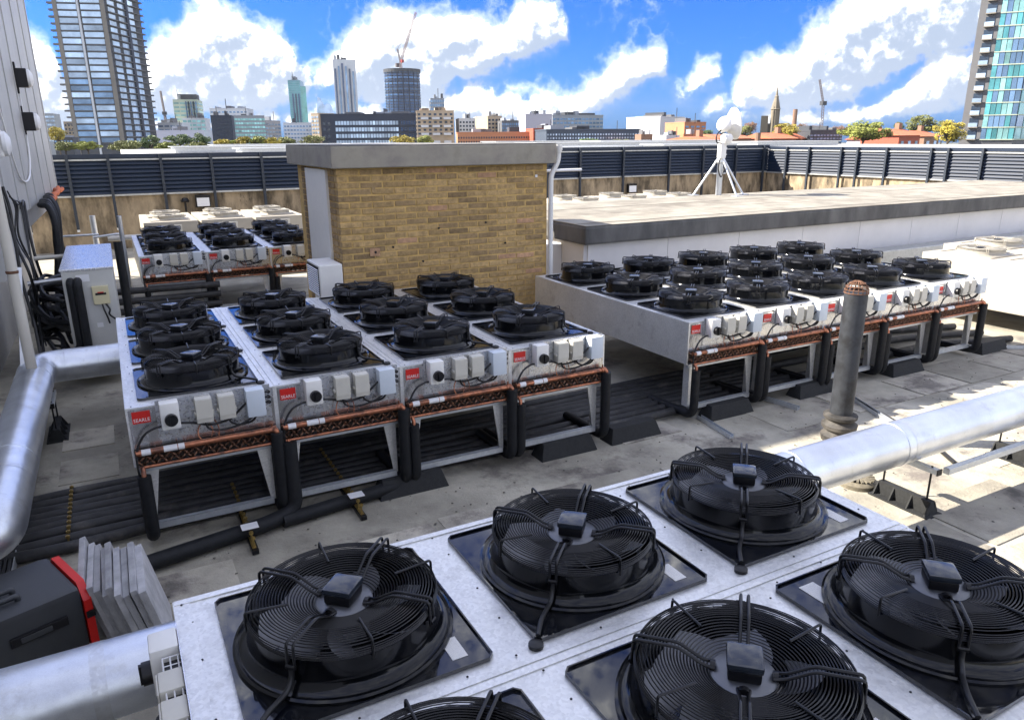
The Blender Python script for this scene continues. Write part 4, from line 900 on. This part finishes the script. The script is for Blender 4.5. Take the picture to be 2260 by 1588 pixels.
def block(label, u0, u1, v, d0, d1=None, depth=20, body=C_grey, fac=None, z0=GZ, name='building', cat='building', side=None):
    d1 = d1 or d0; a = flat(u0, d0); b = flat(u1, d1); dirv = (b-a).normalized(); n = Vector((-dirv.y, dirv.x, 0))
    if n.dot(a-CAM) < 0: n = -n
    zt = top((u0+u1)/2, v, (d0+d1)/2); t = thing(name, label, cat)
    pl = [a, b, b+n*depth, a+n*depth]
    quad_prism('wall', pl, z0, zt, body, t); cp = .4
    b2 = MB(); c = (pl[0]+pl[2])/2; b2.prism([((p-c)*1.01+c).xy[:] for p in pl], zt, zt+.35); b2.build('roof_edge', body, t)
    if abs(u1-u0) > 22:
        for q in range(3):
            f0 = random.uniform(.05,.8); roof_plant(t, pl, zt+.35, ((f0, f0+random.uniform(.05,.18), random.uniform(.5,1.6)*d0/250),), random.choice((C_grey, C_frame, C_dgrey)))
        p = pl[0].lerp(pl[1], random.uniform(.2,.8)); MB().cyl((p.x,p.y,zt),(p.x,p.y,zt+3.2*d0/250),.12*d0/250,5).build('aerial', C_frame, t)
    if fac:
        nf, nc, gm, wf, hf = fac[:5]; fpx = fac[5] if len(fac) > 5 else 8.5; zb = zt-nf*fpx*d0/FPX
        facade(t, a, b, zb, zt-.5, nf, nc, gm, wf, hf, each=nf*nc <= 120)
        if side:
            q = pl[2] if (pl[2]-pl[1]).dot(rgt0) > 0 and flat(u1,d1).length > 0 else pl[2]
            facade(t, pl[1], pl[2], zb, zt-.5, nf, side, gm, wf, hf, each=nf*side <= 60); facade(t, pl[0], pl[3], zb, zt-.5, nf, side, gm, wf, hf, each=False)
    return t, pl, zt
# --- tall balconied tower at left
def balcony_tower():
    t = thing('residential_tower', 'tall dark residential tower with banded windows and stepped balconies at left', 'building')
    d = 400; A = flat(166,d); B = flat(272,d+4); Cc = flat(347,d+42); D = flat(236,d+70)
    zt = top(140,-70,d); zb = GZ; quad_prism('wall', [A,B,Cc,D], zb, zt, C_frame, t)
    fl = 3.32; nf = int((zt-4)/fl); z0 = 1.2
    d1 = (B-A).normalized(); n1 = Vector((d1.y,-d1.x,0)); d2 = (Cc-B).normalized(); n2 = Vector((d2.y,-d2.x,0)); L1 = (B-A).length; L2 = (Cc-B).length
    def box(P, dv, nv, s0, s1, o0, o1, za, zb_, name, m, par=t):
        vs = [P+dv*s+nv*o+Vector((0,0,z)) for z in (za,zb_) for s, o in ((s0,o0),(s1,o0),(s1,o1),(s0,o1))]
        return MB().add(vs, [(0,3,2,1),(4,5,6,7),(0,1,5,4),(1,2,6,5),(2,3,7,6),(3,0,4,7)]).build(name, m, par)
    for i in range(nf):
        z = z0+i*fl
        for (s0, s1) in ((.03,.46),(.545,.93)):
            w = box(A, d1, n1, L1*s0, L1*s1, .0, .25, z+.75, z+fl-.15, 'window_band', G_pale if i > 9 or random.random() < .3 else G_blue)
        box(A, d1, n1, L1*.03, L1*.93, .0, .55, z+.25, z+.55, 'floor_slab', C_dgrey)
        for s in (.10,.36,.62): box(B, d2, n2, L2*s, L2*(s+.17), .0, .25, z+.6, z+fl-.4, 'window', G_pale)
        for s in (.06,.30,.70): box(B, d2, n2, L2*s, L2*(s+.22), .0, 1.5, z+.1, z+.5, 'balcony', C_dgrey)
        # balconies turning the far left and right corners
        box(A, d1, n1, -2.6-(i%2)*.5, -.05, -3.0, -.3, z+.1, z+1.0, 'corner_balcony', C_dgrey); box(Cc, d2, n2, -.4, 2.0+(i%2)*.5, -3.0, .8, z+.1, z+.9, 'corner_balcony', C_dgrey)
    for s, m in ((.0,C_tow),(.475,C_white),(.945,C_tow)): box(A, d1, n1, L1*s, L1*s+(2.0 if m is C_tow else 1.0), 0, .8, zb, zt, 'pier', m)
    box(B, d2, n2, L2*.54, L2*.60, 0, 1.2, zb, zt, 'pier', C_navy)
balcony_tower()
# --- green glass tower at right
def glass_tower():
    t = thing('glass_tower', 'tall tower of green glass with a grey balcony strip at the right edge', 'building')
    d = 195; A = flat(2117,d); B = flat(2162,d-3); Cc = flat(2235,d-6); D = flat(2330,d+14); E_ = flat(2230,d+40)
    zt = top(2200,-60,d); quad_prism('wall', [A,B,Cc,D,E_], GZ, zt, C_dgrey, t); fl = 3.02; nf = int((zt+2)/fl); z0 = 1.2
    def on(P, Q, s0, s1, o0, o1, za, zb_, name, m):
        dv = (Q-P); L = dv.length; dv = dv/L; nv = Vector((dv.y,-dv.x,0))
        vs = [P+dv*(s*L)+nv*o+Vector((0,0,z)) for z in (za,zb_) for s, o in ((s0,o0),(s1,o0),(s1,o1),(s0,o1))]
        return MB().add(vs, [(0,3,2,1),(4,5,6,7),(0,1,5,4),(1,2,6,5),(2,3,7,6),(3,0,4,7)]).build(name, m, t)
    for i in range(nf):
        z = z0+i*fl
        on(A,B,.36,.80,.02,.10,z+.3,z+fl-.55,'balcony_opening',G_dark); on(A,B,.34,.82,.0,.9,z+.02,z+.30,'balcony_slab',C_tow); on(A,B,.36,.80,.80,.86,z+.3,z+1.25,'balcony_rail',G_pale)
        for P, Q, nn in ((B,Cc,6),(Cc,D,7)):
            on(P,Q,0,1,.0,.30,z-.02,z+.22,'floor_band',C_lime)
            for j in range(nn): on(P,Q,(j+.06)/nn,(j+.94)/nn,.0,.18,z+.24,z+fl-.05,'glass_panel',random.choice((G_teal,G_teal,G_tealp,G_blue,G_blue,G_tealp)))
glass_tower()
# --- drum tower with a crane
def drum():
    t = thing('drum_tower', 'dark blue glazed drum tower under construction with a crane on top', 'building')
    d = 700; c = flat(894, d+16); r = .5*abs((flat(932,d)-flat(856,d)).length); zt = top(894,158,d)
    MB().lathe([(r,GZ),(r,zt),(r*.9,zt+.1),(0,zt+.1)], (c.x,c.y,0), 32).build('wall', C_navy, t); nf = 17; z0 = top(894,262,d); fh = (zt-z0)/nf
    for f in range(nf):
        b = MB()
        for j in range(20):
            a0 = 2*math.pi*(j+.10)/20; a1 = 2*math.pi*(j+.90)/20; rr = r+.5
            vs = [(c.x+rr*math.cos(a), c.y+rr*math.sin(a), z) for z in (z0+fh*f+fh*.15, z0+fh*f+fh*.80) for a in (a0, a1)]; b.add(vs, [(0,1,3,2)])
        o = b.build('window_ring', G_navy if f % 2 else G_drum, t)
        if f > 14: pass
    MB().lathe([(r+1.0,zt-1.5),(r+1.2,zt+1.5),(r-.5,zt+1.6)], (c.x,c.y,0), 32).build('parapet', C_frame, t)
    return c, zt, d
dc, dz, dd = drum()
def lattice(mb, p, q, w, n=10, r=.3):
    p, q = Vector(p), Vector(q); t = (q-p).normalized(); a = t.orthogonal().normalized(); b = t.cross(a)
    cs = [a*w+b*w, a*w-b*w, -a*w-b*w, -a*w+b*w]
    for c in cs: mb.tube([p+c, q+c], r, 4)
    for i in range(n):
        s0, s1 = p.lerp(q, i/n), p.lerp(q, (i+1)/n)
        for k_ in range(4): mb.tube([s0+cs[k_], s1+cs[(k_+1)%4]], r*.6, 3, cap=False)
C_crane = bmat('crane_paint', (.24,.17,.155)); C_craned = bmat('crane_dark', (.10,.08,.08))
cr = thing('tower_crane', 'luffing tower crane standing on the dark blue drum tower', 'crane')
b = MB(); base = at(886,165,700); slew = at(884,138,700); tip = at(918,27,690); lattice(b, base, slew, .9, 6, .22); b.build('mast', C_crane, cr)
b = MB(); lattice(b, slew, tip, .8, 26, .22); b.build('jib', C_crane, cr)
apex = at(877,108,700); b = MB(); lattice(b, slew, apex, .5, 6, .22); b.tube([apex, at(907,65,694)], .12, 4); b.tube([apex, at(915,32,691)], .10, 4); b.build('a_frame', C_craned, cr)
b = MB(); cw = at(879,143,702); b.box(cw.x-2.4,cw.x+1.8,cw.y-1.6,cw.y+1.6,cw.z-2.2,cw.z+1.2); b.build('counterweight', C_craned, cr)
b = MB(); cw = at(888,135,698); b.box(cw.x-1.2,cw.x+1.2,cw.y-1.2,cw.y+1.2,cw.z-1.4,cw.z+1.2); b.build('cab', mat('cab_red',(.4,.06,.05),.5), cr)
def far_crane(label, pts, d, w=.5, r=.2):
    t = thing('far_crane', label, 'crane'); P = [at(u, v, d) for u, v in pts]
    b = MB(); lattice(b, P[0], P[1], w, 14, r); b.build('mast', C_craned, t); b = MB(); lattice(b, P[1], P[2], w*.7, 14, r); b.build('jib', C_craned, t)
    b = MB(); q = P[1]; b.box(q.x-w*3,q.x+w*3,q.y-w*2,q.y+w*2,q.z-w*2,q.z+w*2); b.build('cab', C_frame, t)
far_crane('slender crane rising over the red roofs at right', [(1811,312),(1817,228),(1809,176)], 420, .55, .2)
far_crane('small crane right of the balconied tower', [(367,275),(363,250),(354,201)], 600, .6, .25)
# --- towers in the middle distance
t, pl, zt = block('white ribbed high rise left of the drum tower', 746, 795, 137, 900, 905, 40, C_white, None); 
a_, b_ = pl[0], pl[1]; dv = b_-a_; L_ = dv.length; dv = dv/L_; nv = Vector((dv.y,-dv.x,0))
for j in range(6):
    s = L_*(.06+j*.155); vs = [a_+dv*(s+e)+nv*o+Vector((0,0,z)) for z in (GZ, zt-4-3*abs(j-2)) for e, o in ((0,0),(L_*.075,0),(L_*.075,1.0),(0,1.0))]
    MB().add(vs, [(0,3,2,1),(4,5,6,7),(0,1,5,4),(1,2,6,5),(2,3,7,6),(3,0,4,7)]).build('window_strip', G_blue if j % 2 else G_navy, t)
facade(t, pl[1], pl[2], 20, zt-3, 24, 4, G_blue, .6, .55, each=False); roof_plant(t, pl, zt, ((.35,.6,3),), C_frame)
t, pl, zt = block('slim teal glass high rise far left of centre', 646, 672, 180, 950, 952, 40, mat('teal_panel',(.12,.26,.32),.35,.2,.2,.1), None)
a_, b_ = pl[0], pl[1]; dv = b_-a_; L_ = dv.length; dv = dv/L_; nv = Vector((dv.y,-dv.x,0))
for j in range(3):
    s = L_*(.28+j*.25); vs = [a_+dv*(s+e)+nv*o+Vector((0,0,z)) for z in (GZ, zt-16) for e, o in ((0,0),(L_*.12,0),(L_*.12,.8),(0,.8))]
    MB().add(vs, [(0,3,2,1),(4,5,6,7),(0,1,5,4),(1,2,6,5),(2,3,7,6),(3,0,4,7)]).build('window_strip', G_navy, t)
facade(t, pl[0], pl[1], 20, zt-1, 26, 8, G_teal, .8, .45, each=False, out=.3)
pq = [flat(672,952), flat(684,956), flat(684,990), flat(672,990)]; quad_prism('lower_wing', pq, GZ, top(678,193,955), G_teal, t)
t = thing('wedge_building', 'pale glass wedge building between the two high rises', 'building'); d = 1000; b = MB()
pts = [(700,250),(700,214),(706,216),(716,232),(722,228),(730,232),(738,250)]; P = [at(u,v,d) for u, v in pts]; off = Vector((ray(715,306).x, ray(715,306).y,0)).normalized()*30
k = len(P); b.add([tuple(p) for p in P]+[tuple(p+off) for p in P], [tuple(range(k)), tuple(range(k,2*k))[::-1]]+[(i,(i+1)%k,k+(i+1)%k,k+i) for i in range(k)]); b.build('wall', G_pale, t)
block('small blue glass tower right of the drum tower', 953, 983, 219, 800, 802, 25, C_grey, (14,6,G_blue,.75,.6), side=4)
# --- long navy office and its neighbours
t, pl, zt = block('long navy office block with rows of pale windows below the high rises', 708, 919, 253, 350, 352, 25, C_navy, None)
a_, b_ = pl[0], pl[1]
facade(t, a_.lerp(b_,.16), a_.lerp(b_,.82), zt-17.0, zt-2.4, 5, 22, G_pale, .80, .60); facade(t, a_.lerp(b_,.02), a_.lerp(b_,.12), zt-17.0, zt-2.4, 5, 2, G_dark, .6, .5); facade(t, a_.lerp(b_,.84), b_, zt-17, zt-2.4, 5, 6, G_navy, .6, .6)
roof_plant(t, pl, zt, ((.55,.57,1.5),(.66,.67,2.8)), C_frame)
block('beige end wall of the navy office', 690, 707, 252, 351, 349, 22, C_beige, (5,3,G_pale,.6,.5))
t, pl, zt = block('tan apartment block with deep balconies right of the navy office', 921, 1003, 246, 325, 327, 20, C_beige, (6,7,G_dark,.5,.55), side=4); roof_plant(t, pl, zt, ((.1,.35,1.2),(.5,.8,1.6)), C_beige)
for f in range(6):
    for c_ in range(3):
        o = pl[0].lerp(pl[1], .12+.3*c_)+Vector((0,0,zt-20+f*3.3)); b = MB(); dv = (pl[1]-pl[0]).normalized(); nv = Vector((dv.y,-dv.x,0)); vs = [o+dv*s+nv*q+Vector((0,0,z)) for z in (0,1.0) for s, q in ((0,0),(3.2,0),(3.2,1.5),(0,1.5))]
        b.add(vs, [(0,3,2,1),(4,5,6,7),(0,1,5,4),(1,2,6,5),(2,3,7,6),(3,0,4,7)]).build('balcony', C_white, t)
block('pale low block in front of the teal high rise', 628, 690, 272, 420, 424, 20, C_white, (4,9,G_blue,.7,.4))
# --- left cluster
t, pl, zt = block('pale green and white office block with a dark roof plant', 392, 446, 222, 520, 524, 26, C_lime, (9,4,G_tealp,.85,.35), side=6); roof_plant(t, pl, zt, ((.2,.95,4),), C_frame)
a_, b_ = pl[0], pl[1]
for j in range(5):
    o0 = a_.lerp(b_, .50+.10*j); vs = [o0+(b_-a_)*e+Vector((b_-a_).orthogonal())*0+Vector(((b_-a_).normalized().y,-(b_-a_).normalized().x,0))*q+Vector((0,0,z)) for z in (zt-30, zt-1) for e, q in ((0,0),(.05,0),(.05,.9),(0,.9))]
    MB().add(vs, [(0,3,2,1),(4,5,6,7),(0,1,5,4),(1,2,6,5),(2,3,7,6),(3,0,4,7)]).build('fin', C_navy if j % 2 else G_blue, t)
block('white glazed annex beside the pale green office', 408, 458, 262, 505, 508, 20, C_white, (5,5,G_tealp,.8,.6))
block('low white stepped block right of the balconied tower', 352, 405, 272, 480, 482, 20, C_white, (4,4,G_blue,.8,.4))
block('long low lilac podium behind the hedge at left', 347, 452, 289, 330, 332, 14, mat('lilac_podium',(.50,.50,.58),.6), None)
t, pl, zt = block('near black cubic block behind the yellow shrubs', 470, 516, 257, 270, 272, 16, C_navy, (6,6,G_dark,.5,.4))
t, pl, zt = block('stepped pale glass office right of the black block', 517, 588, 257, 320, 324, 25, C_grey, (7,12,G_tealp,.85,.55), side=3)
block('grey upper storeys behind the stepped glass office', 470, 552, 241, 400, 403, 20, C_white, (4,10,G_blue,.6,.4))
block('low grey stepped wing right of the glass office', 588, 622, 268, 340, 350, 22, C_grey, (5,5,G_blue,.7,.45))
block('dark flat block low at the far left', 118, 160, 305, 260, 262, 12, C_frame, (2,6,G_blue,.6,.5))
block('pale glass office behind the tree at far left', 106, 128, 252, 520, 522, 20, C_grey, (7,5,G_pale,.9,.5))
block('beige flats half hidden by the balconied tower', 146, 168, 270, 430, 432, 15, C_beige, (6,3,G_dark,.5,.5))
# --- right of centre
block('white arched range behind the orange terrace', 1014, 1076, 263, 330, 332, 18, C_white, (4,9,G_dark,.55,.5))
block('buff balconied flats behind the orange terrace', 1077, 1108, 258, 310, 312, 18, C_beige, (5,4,G_dark,.6,.5))
block('grey barred block behind the orange terrace', 1108, 1168, 268, 300, 302, 18, C_dgrey, (4,14,G_blue,.6,.7))
block('blank grey stair tower rising above the red block', 1160, 1218, 254, 280, 282, 12, mat('lilac_panel',(.40,.40,.46),.6), None)
t, pl, zt = block('glazed office with rooftop plant right of the stair tower', 1219, 1330, 256, 310, 316, 25, C_grey, (6,14,G_blue,.75,.5), side=4); roof_plant(t, pl, zt, ((.3,.5,1.6),(.55,.9,1.2)), C_frame)
t, pl, zt = block('long orange brick terrace of small dark windows', 1010, 1176, 294, 200, 202, 12, C_orange, (2,30,G_dark,.5,.42,11))
block('red brick block at the end of the orange terrace', 1177, 1234, 286, 196, 197, 12, C_red, (2,4,G_pale,.25,.5,12))
block('long dark navy apartment range right of the red block', 1206, 1412, 288, 185, 190, 12, bmat('slate_clad',(.05,.07,.10)), (3,34,G_pale,.5,.5,9))
block('small green glass block left of the white cube', 1433, 1453, 258, 300, 302, 10, mat('green_panel',(.16,.34,.28),.4), (6,4,G_tealp,.7,.5))
t, pl, zt = block('blank white cubic block left of the dish', 1455, 1508, 260, 250, 258, 15, C_white, None)
block('orange brick block just left of the dish', 1509, 1556, 272, 220, 222, 12, C_orange, (3,4,G_blue,.6,.5))
for i, (lab, u0, u1, v) in enumerate((('pale low house left of the white cube', 1415, 1440, 300), ('cream low house below the white cube', 1470, 1500, 302), ('tan low house left of the dish', 1508, 1540, 299))): block(lab, u0, u1, v, 150+8*i, None, 8, (C_brown, C_white, C_orange)[i], (2,4,G_dark,.4,.4), name='house', cat='house')
block('dark flat roofed block among the red roofs', 1787, 1858, 290, 170, 172, 10, C_frame, (3,10,G_blue,.7,.5))
# --- church
ch = thing('church', 'stone church with a tall pointed spire above the trees', 'church'); d = 300; c = flat(1706, d); sc = d/FPX
quad_prism('nave', [flat(1683,d+4), flat(1732,d+4), flat(1732,d+22), flat(1683,d+22)], GZ, top(1706,272,d), C_tow, ch)
quad_prism('west_tower', [flat(1676,d), flat(1692,d), flat(1692,d+6), flat(1676,d+6)], GZ, top(1685,256,d), C_spire, ch)
zb = top(1706,262,d); prof = [(9*sc, GZ), (9*sc, top(1706,243,d)), (11*sc, top(1706,242,d)), (9.5*sc, top(1706,240,d)), (7*sc, top(1706,228,d)), (4*sc, top(1706,217,d)), (4.6*sc, top(1706,215,d)), (2.6*sc, top(1706,212,d)), (1.0*sc, top(1706,196,d)), (0, top(1706,192,d))]
MB().lathe(prof, (c.x, c.y, 0), 8).build('spire', C_spire, ch)
for i in range(4):
    q = c+Vector((math.cos(i*1.57+.3), math.sin(i*1.57+.3),0))*9*sc; MB().lathe([(1.4*sc,GZ),(1.4*sc,top(1706,246,d)),(0,top(1706,234,d))], (q.x,q.y,0), 6).build('pinnacle', C_spire, ch)
b = MB(); p = at(1749,310,380); b.cyl((p.x,p.y,GZ),(p.x,p.y,top(1749,242,380)),1.5,10,1.1); tag(b.build('chimney_stack', C_brown), 'tall thin chimney right of the church', 'chimney')
b = MB(); p = at(1672,310,120); b.cyl((p.x,p.y,GZ),(p.x,p.y,top(1672,293,120)),.45,8); tag(b.build('brick_chimney', C_brown), 'short dark chimney among the red roofs left of the church', 'chimney')
# --- houses with clay roofs
def house(label, u0, u1, v_eave, v_ridge, d, body=C_brown):
    t = thing('house', label, 'house', group='red roofed houses'); a, b_ = flat(u0,d), flat(u1,d+3); dv = (b_-a).normalized(); n = Vector((-dv.y,dv.x,0)); 
    if n.dot(a-CAM) < 0: n = -n
    ze, zr = top(u0,v_eave,d), top(u0,v_ridge,d); w = 9; pl = [a,b_,b_+n*w,a+n*w]; quad_prism('wall', pl, GZ, ze, body, t)
    e = .5; A,B_,C_,D_ = a-n*e-dv*e, b_-n*e+dv*e, b_+n*(w+e)+dv*e, a+n*(w+e)-dv*e; m1, m2 = (A+D_)/2, (B_+C_)/2
    V = lambda p, z: (p.x,p.y,z)
    MB().add([V(A,ze),V(B_,ze),V(C_,ze),V(D_,ze),V(m1,zr),V(m2,zr)], [(0,1,5,4),(2,3,4,5),(1,2,5),(3,0,4),(0,3,2,1)]).build('roof', C_tile, t)
    q = m1.lerp(m2,.8); MB().box(q.x-.5,q.x+.5,q.y-.5,q.y+.5,zr-1.2,zr+1.2).build('chimney', C_brown, t)
    facade(t, a, b_, ze-6.2, ze-.2, 2, max(2,int((u1-u0)/12)), G_pale, .35, .5)
house('long red roofed row of houses behind the big dish', 1588, 1658, 306, 296, 150); house('red roofed house below the church', 1706, 1757, 306, 293, 160); house('red roofed house left of the dark flat block', 1768, 1786, 306, 291, 170)
house('red roofed house with a brown gable near the glass tower', 1984, 2030, 299, 284, 150, C_red); house('grey roofed low house right of the round tree', 1955, 1984, 308, 292, 160, C_white); house('red roofed house peeping left of the yellow tree', 2040, 2072, 301, 288, 180)
house('red roofed house hidden behind the dish foot', 1555, 1590, 309, 301, 140)

# ================================================================== TREES
LV = {}
def leafm(name, col): 
    if name not in LV: LV[name] = mat(name, col, .7, 0, .35, .5, objvar=.12)
    return LV[name]
L_yel = leafm('yellow_leaves', (.33,.27,.035)); L_lim = leafm('lime_leaves', (.20,.22,.035)); L_grn = leafm('green_leaves', (.07,.115,.03)); L_brn = leafm('russet_leaves', (.20,.10,.04)); L_olv = leafm('olive_leaves', (.14,.15,.04)); M_bark = mat('bark', (.07,.055,.04), .9)
def tree(label, u, v_top, v_bot, half, d, m, group, n=900, cat='tree', name='tree'):
    zt, zb = top(u, v_top, d), top(u, v_bot, d); rw = half*d/FPX; c = flat(u, d); t = thing(name, label, cat, (c.x, c.y, 0), 0, group)
    H = zt-zb; rz = H/2; zc = (zt+zb)/2; b = MB(); b.tube([(0,0,GZ),(rw*.03,0,(GZ+zb)/2),(0,.1,zc)], .3, 7, rs=[max(.35,rw*.10),max(.28,rw*.08),.12])
    for i in range(5):
        a = i*1.26+random.random(); b.tube([(0,0,zb+H*.1*(i%3)),(math.cos(a)*rw*.35,math.sin(a)*rw*.35,zc),(math.cos(a)*rw*.6,math.sin(a)*rw*.6,zc+rz*.4)], .15, 5, rs=[.2,.13,.05])
    b.build('trunk', M_bark, t); f = MB(); clumps = []
    for i in range(34):
        a = random.uniform(0,6.28); s = random.uniform(-.75,.95); q = math.sqrt(max(0,1-s*s))*random.uniform(.35,.92); clumps.append((math.cos(a)*rw*q, math.sin(a)*rw*q, zc+s*rz*.85, random.uniform(.20,.36)))
    ls = max(.14, rw*.042)
    for i in range(int(n*2.4)):
        x, y_, z, k_ = random.choice(clumps); v = Vector((random.gauss(0,1),random.gauss(0,1),random.gauss(0,1))).normalized()*random.uniform(.6,1)
        p = Vector((x+v.x*k_*rw, y_+v.y*k_*rw, z+v.z*k_*rz*1.1)); u_ = Vector((random.gauss(0,1),random.gauss(0,1),random.gauss(0,1))).normalized(); w_ = u_.orthogonal().normalized()
        s = ls*random.uniform(.6,1.4); f.add([p-u_*s-w_*s*.5, p+u_*s-w_*s*.5, p+u_*s*.8+w_*s*.6, p-u_*s*.8+w_*s*.6], [(0,1,2,3)])
    f.build('crown', m, t)
G1 = 'trees among the red roofs'
for a in (('round olive tree behind the dish', 1640, 276, 304, 24, 190, L_olv), ('low bright lime tree before the church', 1733, 273, 304, 34, 170, L_yel), ('small bare russet tree right of the chimney', 1768, 272, 300, 16, 260, L_brn), ('large round lime tree right of the dark flat block', 1906, 268, 314, 53, 140, L_lim), ('tall olive tree behind the gabled house', 2030, 256, 296, 34, 230, L_olv), ('small dark tree left of the gabled house', 1980, 270, 300, 14, 210, L_grn), ('bright yellow tree against the glass tower', 2093, 266, 316, 34, 130, L_yel), ('green tree behind the yellow tree', 2078, 266, 300, 26, 240, L_olv), ('russet tree above the dark flat block', 1800, 278, 300, 34, 260, L_brn), ('second russet tree above the dark flat block', 1850, 278, 302, 26, 270, L_brn), ('small lime tree right of the church', 1755, 280, 306, 16, 240, L_lim), ('bare brown tree left of the church', 1655, 268, 296, 18, 280, L_brn), ('green tree behind the orange block near the dish', 1560, 288, 312, 18, 200, L_grn)):
    tree(a[0], *a[1:], G1, 1500 if a[4] > 30 else 800)
G2 = 'trees and shrubs along the left skyline'
tree('yellow tree at far left beside the clad building', 128, 281, 312, 20, 200, L_yel, G2)
HED = [('dark green tree at the foot of the balconied tower',330,303,330,30,160,L_grn),('wide dark shrub below the balconied tower',275,314,334,36,150,L_olv),('pale shrub at the foot of the balconied tower, left pier',190,315,332,30,150,L_lim),('low shrub at far left below the tower',140,316,334,26,150,L_olv),('dark green tree under the lilac podium',395,300,322,34,170,L_grn),('second dark tree under the lilac podium',440,298,324,28,170,L_grn),('lime shrub below the lilac podium',365,318,334,24,140,L_lim),('olive shrub left of the black block',430,318,334,26,140,L_olv),('yellow shrub at the foot of the black block',490,310,332,20,140,L_yel),('pale shrub right of the yellow shrub',513,313,332,12,140,L_lim),('tallest yellow shrub below the glass office',535,305,330,20,140,L_yel),('yellow green shrub in the middle below the glass office',568,305,330,20,140,L_lim),('last yellow shrub left of the brick room',600,307,330,18,140,L_yel),('olive shrub touching the brick slab at left',630,306,330,22,145,L_olv),('green treetops over the brick slab, left',690,303,322,30,220,L_olv),('yellow treetop over the brick slab, middle',890,301,324,30,200,L_yel),('yellow treetop over the brick slab, right',938,302,324,22,200,L_lim),('dark shrub under the navy range',1300,310,328,40,120,L_grn),('second dark shrub under the navy range',1370,311,328,34,120,L_olv)]
for a in HED: tree(a[0], a[1], a[2]-3, *a[3:], G2, 900)

# ================================================================== LITTER
d_ = MB()
for i in range(420):
    x = random.uniform(-.6,9.2); y_ = random.choice((random.uniform(.5,2.1), random.uniform(-1.5,2.2) if x > 3 else random.uniform(3.1,5.6) if x < -.1 else random.uniform(.5,2.1)))
    r_ = random.uniform(.004,.013); z = .009; a = random.uniform(0,3.1); c_, s_ = math.cos(a)*r_, math.sin(a)*r_; h = random.uniform(.002,.008)
    d_.add([(x-c_,y_-s_,z),(x+s_,y_-c_*.6,z),(x+c_,y_+s_,z),(x-s_*.8,y_+c_,z),(x,y_,z+h)], [(0,1,4),(1,2,4),(2,3,4),(3,0,4)])
d_ = d_.build('floor_grit', mat('grit', (.10,.09,.075), .95, 0, .5, 4)); d_['kind'] = 'stuff'; d_['label'] = 'scattered grit and leaf scraps on the roof deck'; d_['category'] = 'grit'

# ================================================================== AIR
hz = MB(); hz.box(-2700, 2700, -2700, 2700, -23.5, 135); hz = hz.build('haze', bpy.data.materials.new('haze_air')); hz['kind'] = 'stuff'; hz['label'] = 'thin pale daytime haze over the city'; hz['category'] = 'haze'
hm_ = hz.data.materials[0]; hm_.use_nodes = True; t_ = hm_.node_tree; t_.nodes.clear(); pv = t_.nodes.new('ShaderNodeVolumePrincipled'); pv.inputs['Color'].default_value = (.88,.93,1,1); pv.inputs['Density'].default_value = .00005; pv.inputs['Anisotropy'].default_value = .2
ho = t_.nodes.new('ShaderNodeOutputMaterial'); t_.links.new(pv.outputs[0], ho.inputs['Volume'])
